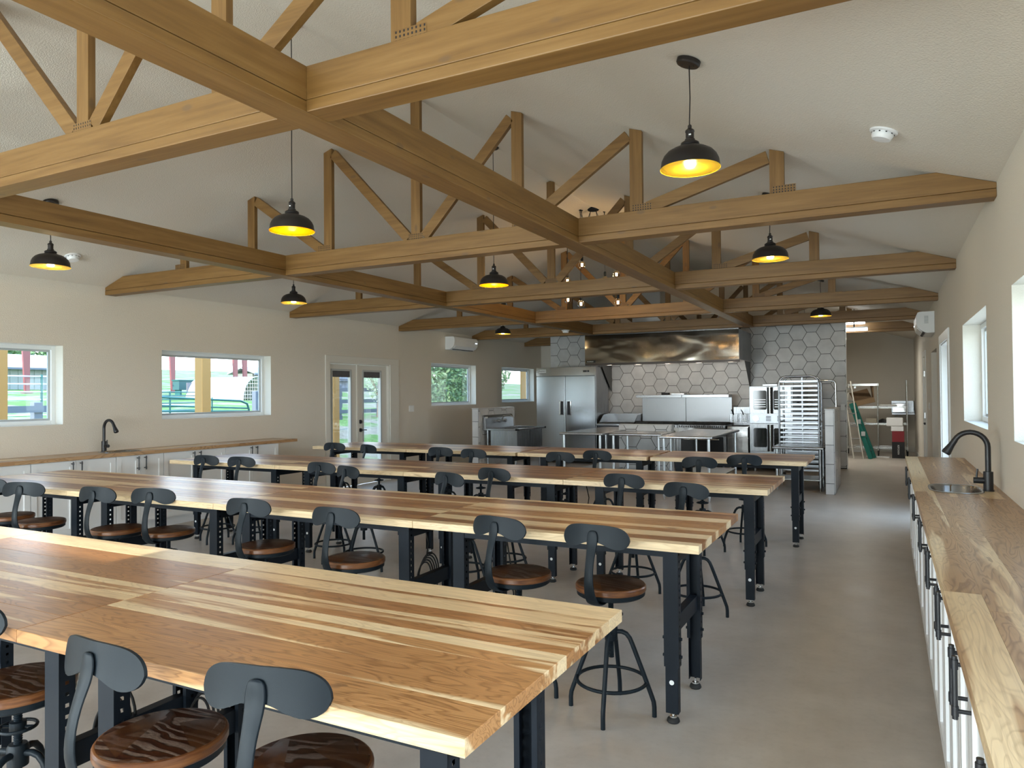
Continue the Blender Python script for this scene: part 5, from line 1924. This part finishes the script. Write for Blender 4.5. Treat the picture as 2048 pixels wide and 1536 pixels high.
g = MB().box(XL - 2.75, XL - TH, -3, 24, -0.12, -0.04).build('porch_slab', M_PAD)
g['kind'] = 'structure'

for y, lab in ((5.27, 'timber porch post outside the nearest left window'), (8.45, 'timber porch post outside the second left window'), (11.68, 'timber porch post outside the glazed double door'), (20.6, 'timber porch post outside the farthest left window')):
    p = thing('porch_post', lab, 'post', (-10.2, y, -0.04), 0, 'timber porch posts')
    MB().box(-0.09, 0.09, -0.09, 0.09, 0.0, 3.0).build('shaft', M_POST, p, bevel=0.006)
    MB().box(-0.10, 0.10, -0.10, 0.10, 0.0, 0.03).build('base_plate', M_GALV, p)
pb = thing('porch_beam', 'timber beam carried on the porch posts', 'beam', (-10.2, 0, 2.96))
MB().box(-0.09, 0.09, 1.0, 24.0, 0.0, 0.25).build('beam', M_POST, pb)

# plank paddock fence
M_FENCE = mat('weathered dark fence board', (0.115, 0.13, 0.16), 0.8)


def fence(x, y0, y1, label, posts, rails, h):
    t = thing('plank_fence', label, 'fence', (x, 0, gz(x)), 0, 'plank fences')
    for y in posts:
        MB().box(-0.07, 0.07, y - 0.08, y + 0.08, -0.1, h).build('post', M_FENCE, t, bevel=0.01)
    for z in rails:
        for a, b in zip([y0] + posts, posts + [y1]):
            if b - a > 0.2:
                MB().box(0.07, 0.105, a, b, z - 0.065, z + 0.065).build('rail', M_FENCE, t)


fence(-17, 18.6, 27, 'dark plank paddock fence seen through the glazed double door', [19.75, 22.0, 24.4], [0.20, 0.56, 0.97], 1.13)
fence(-14.6, 4.0, 9.6, 'dark plank fence seen through the nearest left window', [8.25], [0.42, 0.80], 0.93)
fence(-14.6, 13.62, 17, 'short dark plank fence beside green pipe gate', [13.75, 15.9], [0.35, 0.72, 1.05], 1.15)

# green pipe gate and panels behind it
M_GATE = mat('green gate paint', (0.02, 0.11, 0.10), 0.45)
gt = thing('pipe_gate', 'green tubular farm gate outside the second left window', 'gate', (-15, 0, gz(-15)))
MB().tube([(0, 9.8, 0.10), (0, 9.8, 1.02), (0, 13.6, 1.02 - 0.18), (0, 13.82, 0.76), (0, 13.88, 0.6), (0, 13.88, 0.10)], 0.028, 8, True).build('frame', M_GATE, gt, smooth=50)
for z in (0.28, 0.46, 0.63, 0.80):
    MB().tube([(0, 9.8, z + 0.02), (0, 13.87, z - 0.16 if z > 0.7 else z - 0.06)], 0.02, 8).build('bar', M_GATE, gt, smooth=50)
for y in (11.5, 12.7):
    MB().tube([(0, y, 0.10), (0, y, 0.94)], 0.018, 8).build('brace', M_GATE, gt, smooth=50)
for (x, y0, y1, lab) in ((-21, 12.8, 17.2, 'far green corral panels beyond the pipe gate'), (-19.5, 8.0, 12.2, 'pale pipe corral panels beyond the nearest left window')):
    t = thing('corral_panel', lab, 'fence', (x, 0, gz(x)), 0, 'corral panels')
    n = 4
    for k in range(n + 1):
        y = y0 + (y1 - y0) * k / n
        MB().tube([(0, y, 0), (0, y, 0.75 if x < -20 else 1.25)], 0.03, 8).build('upright', M_GATE, t)
    for q in range(6):
        z = (0.12 + q * 0.12) if x < -20 else (0.2 + q * 0.2)
        MB().tube([(0, y0, z), (0, y1, z)], 0.02, 6).build('bar', M_GATE if x < -20 else M_GALV, t)
dp = thing('stock_trough', 'dark green panel shelter behind the corral', 'shed', (-33, 26.2, gz(-33)))
MB().box(-0.25, 0.25, -0.55, 1.3, 0.30, 0.78).build('panel_wall', mat('dark teal panel', (0.03, 0.09, 0.09), 0.6), dp)
MB().box(-0.28, 0.28, -0.6, 1.35, 0.78, 0.83).build('lid', M_GATE, dp)
for y in (-0.4, 1.1):
    MB().box(-0.2, 0.2, y - 0.05, y + 0.05, 0, 0.3).build('foot', M_GATE, dp)

# hoop shelter with white cover
hs = thing('hoop_shelter', 'white tarpaulin hoop shelter with wire mesh end', 'shelter', (-28.2, 26.6, gz(-28.2)))
hs.rotation_euler = (0, 0, math.radians(101.5))
M_TARP = mat('white tarpaulin', (0.80, 0.80, 0.80), 0.5)
Rr, Ln = 1.15, 3.3
mb = MB()
N = 18
for i in range(N):
    a0, a1 = PI * i / N, PI * (i + 1) / N
    for r, f in ((Rr, 1), (Rr - 0.03, -1)):
        q = [(r * math.cos(a0), 0, 1.02 * r * math.sin(a0)), (r * math.cos(a1), 0, 1.02 * r * math.sin(a1)), (r * math.cos(a1), Ln, 1.02 * r * math.sin(a1)), (r * math.cos(a0), Ln, 1.02 * r * math.sin(a0))]
        mb.add(q, [(0, 1, 2, 3) if f < 0 else (3, 2, 1, 0)])
mb.build('cover', M_TARP, hs, smooth=50)
mb = MB()
for k in range(13):
    u = -Rr + 2 * Rr * k / 12
    h = math.sqrt(max(0, Rr * Rr - u * u))
    mb.tube([(u, -0.02, 0), (u, -0.02, max(h, 0.05))], 0.010, 4)
for k in range(6):
    z = 0.1 + k * 0.18
    w = math.sqrt(max(0.01, Rr * Rr - z * z))
    mb.tube([(-w, -0.02, z), (w, -0.02, z)], 0.010, 4)
mb.build('mesh_end', M_GALV, hs)
MB().tube([(Rr * math.cos(PI * i / 18), -0.03, 1.02 * Rr * math.sin(PI * i / 18)) for i in range(19)], 0.03, 8).build('hoop', M_GALV, hs)
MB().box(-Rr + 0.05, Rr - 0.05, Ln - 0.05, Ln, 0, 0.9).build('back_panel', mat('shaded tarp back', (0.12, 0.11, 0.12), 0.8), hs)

# tapered red steel arena columns with haunches
M_RED = mat('red oxide steel', (0.20, 0.055, 0.055), 0.5)
for y, lab in ((17.7, 'red tapered steel arena column beyond the nearest left window'), (24.7, 'leftmost red steel arena column beyond the second window'), (28.68, 'middle red steel arena column beyond the hoop shelter'), (29.35, 'rightmost red steel arena column beyond the hoop shelter')):
    t = thing('arena_column', lab, 'column', (-36, y * 36 / 32, gz(-36)), 0, 'red steel arena columns')
    mb = MB()
    mb.add([(-0.06, -0.10, 0), (0.06, -0.10, 0), (0.06, 0.10, 0), (-0.06, 0.10, 0), (-0.06, -0.30, 3.4), (0.06, -0.30, 3.4), (0.06, 0.14, 3.4), (-0.06, 0.14, 3.4)], [(0, 3, 2, 1), (4, 5, 6, 7), (0, 1, 5, 4), (1, 2, 6, 5), (2, 3, 7, 6), (3, 0, 4, 7)])
    mb.build('shaft', M_RED, t)
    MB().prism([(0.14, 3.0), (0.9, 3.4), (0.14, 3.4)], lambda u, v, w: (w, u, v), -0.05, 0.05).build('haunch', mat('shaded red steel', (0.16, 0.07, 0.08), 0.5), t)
    MB().box(-0.15, 0.15, -0.2, 0.2, 0, 0.03).build('base_plate', M_RED, t)

# long metal barn, small sheds
def barn(name, label, x, y0, y1, h, rh, mw, mr, dp=6.0):
    t = thing(name, label, 'building', (x, 0, gz(x)))
    MB().box(-dp, 0, y0, y1, 0, h).build('wall', mw, t)
    mb = MB().prism([(0.5, h - 0.05), (-dp / 2, h + rh), (-dp - 0.5, h - 0.05), (-dp - 0.5, h + 0.05), (-dp / 2, h + rh + 0.12), (0.5, h + 0.05)], lambda u, v, w: (u, w, v), y0 - 0.3, y1 + 0.3)
    mb.build('roof', mr, t)
    mb = MB()
    n = int((y1 - y0) / 0.4)
    for k in range(n):
        mb.box(0.0, 0.03, y0 + 0.1 + k * 0.4, y0 + 0.16 + k * 0.4, 0, h - 0.02)
    mb.build('ribs', mw, t)
    MB().box(0.42, 0.56, y0 - 0.3, y1 + 0.3, h - 0.12, h - 0.02).build('gutter', M_FENCE, t)


M_BARN = mat('pale barn metal', (0.26, 0.29, 0.285), 0.5)
M_BROOF = mat('white barn roof', (0.80, 0.80, 0.80), 0.4)
barn('metal_barn', 'long pale metal barn with white roof beyond nearest window', -40, 16, 27.5, 1.15, 0.72, M_BARN, M_BROOF)
barn('field_shed', 'grey gabled shed at right behind the hoop shelter', -38, 35.5, 37.6, 1.2, 0.35, mat('grey shed siding', (0.20, 0.20, 0.18), 0.6), mat('shed roof', (0.28, 0.30, 0.32), 0.6), 1.6)
barn('paddock_shed', 'blue grey shed beyond plank fence outside glazed door', -38, 44.0, 45.9, 0.9, 0.3, mat('blue grey shed', (0.22, 0.26, 0.34), 0.6), mat('dark shed roof', (0.06, 0.06, 0.07), 0.6), 1.6)

# shrubs and trees of real leaves
M_LEAF = mat('leaf', (0.10, 0.22, 0.06), 0.5)
t = NT(M_LEAF)
oi = t.noise(t.coords((1, 1, 1)), 3.5, 3)
t.link(t.ramp(oi, ((0.3, (0.045, 0.11, 0.032)), (0.55, (0.13, 0.22, 0.085)), (0.75, (0.32, 0.38, 0.22)))), t.b.inputs['Base Color'])
M_PALE = mat('pale leaf', (0.32, 0.40, 0.27), 0.5)
M_BARK = mat('bark', (0.16, 0.12, 0.09), 0.9)


def leaves(mb, rnd, n, fn, size):
    for _ in range(n):
        c = Vector(fn(rnd))
        d = Vector((rnd.gauss(0, 1), rnd.gauss(0, 1), rnd.gauss(0, 1))).normalized()
        s = d.orthogonal().normalized()
        k = size * rnd.uniform(0.6, 1.3)
        a, b = c - d * k, c + d * k
        mb.add([a, c + s * k * 0.38, b, c - s * k * 0.38], [(0, 1, 2, 3)])


def in_ball(cx, cy, cz, rx, ry, rz):
    def fn(r):
        while True:
            x, y, z = r.uniform(-1, 1), r.uniform(-1, 1), r.uniform(-1, 1)
            if 0.12 < x * x + y * y + z * z < 1:
                return (cx + rx * x, cy + ry * y, cz + rz * z)
    return fn


def tree(name, label, x, y, blobs, size, n, m, trunk, seed):
    rnd = random.Random(seed)
    t = thing(name, label, 'tree' if 'tree' in name else 'shrub', (x, y, gz(x)))
    mb = MB()
    for (bx_, by_, bz_, r1, r2, r3, k) in blobs:
        leaves(mb, rnd, int(n * k), in_ball(bx_, by_, bz_, r1, r2, r3), size)
    o = mb.build('foliage', m, t)
    o['kind'] = 'stuff'
    mb = MB()
    mb.tube([(0, 0, -0.1), (0.04, 0.02, trunk * 0.5), (0, 0.06, trunk)], [0.05, 0.04, 0.02], 7)
    for k in range(6):
        a = k * 1.1
        mb.tube([(0, 0.03, trunk * 0.35 + 0.06 * k), (0.25 * math.cos(a), 0.25 * math.sin(a), trunk * 0.6 + 0.1 * k), (0.6 * math.cos(a), 0.6 * math.sin(a), trunk * 0.9 + 0.15 * k)], [0.022, 0.015, 0.006], 5)
    mb.build('trunk', M_BARK, t)


tree('leafy_shrub', 'dense green shrub filling the third left window', -12.2, 19.0, [(0, 0.3, 1.5, 0.9, 1.45, 1.3, 1), (0.1, -0.6, 1.6, 0.7, 0.9, 1.4, 0.5), (0, 0.9, 2.2, 0.6, 0.7, 0.8, 0.3)], 0.075, 3600, M_LEAF, 2.2, 3)
tree('leafy_tree', 'small green tree at left side of farthest left window', -12.6, 22.9, [(0, 0.1, 2.1, 0.6, 0.65, 0.6, 1), (0, -0.2, 1.5, 0.5, 0.55, 0.6, 0.35)], 0.07, 900, M_LEAF, 2.1, 4)
tree('young_tree', 'spindly pale young tree outside the glazed double door', -16.4, 21.15, [(0, 0, 1.3, 0.4, 0.5, 0.75, 1)], 0.05, 520, M_PALE, 1.7, 6)
tree('distant_tree', 'distant bushy tree behind the metal barn', -52, 30.0, [(0, 0, 2.6, 2.5, 5.5, 1.9, 1)], 0.30, 1500, M_LEAF, 2.5, 8)
tree('distant_tree', 'distant tree at left edge of the second left window', -34, 23.6, [(0, 0, 1.5, 0.8, 0.5, 1.6, 1)], 0.14, 420, M_LEAF, 1.9, 9)
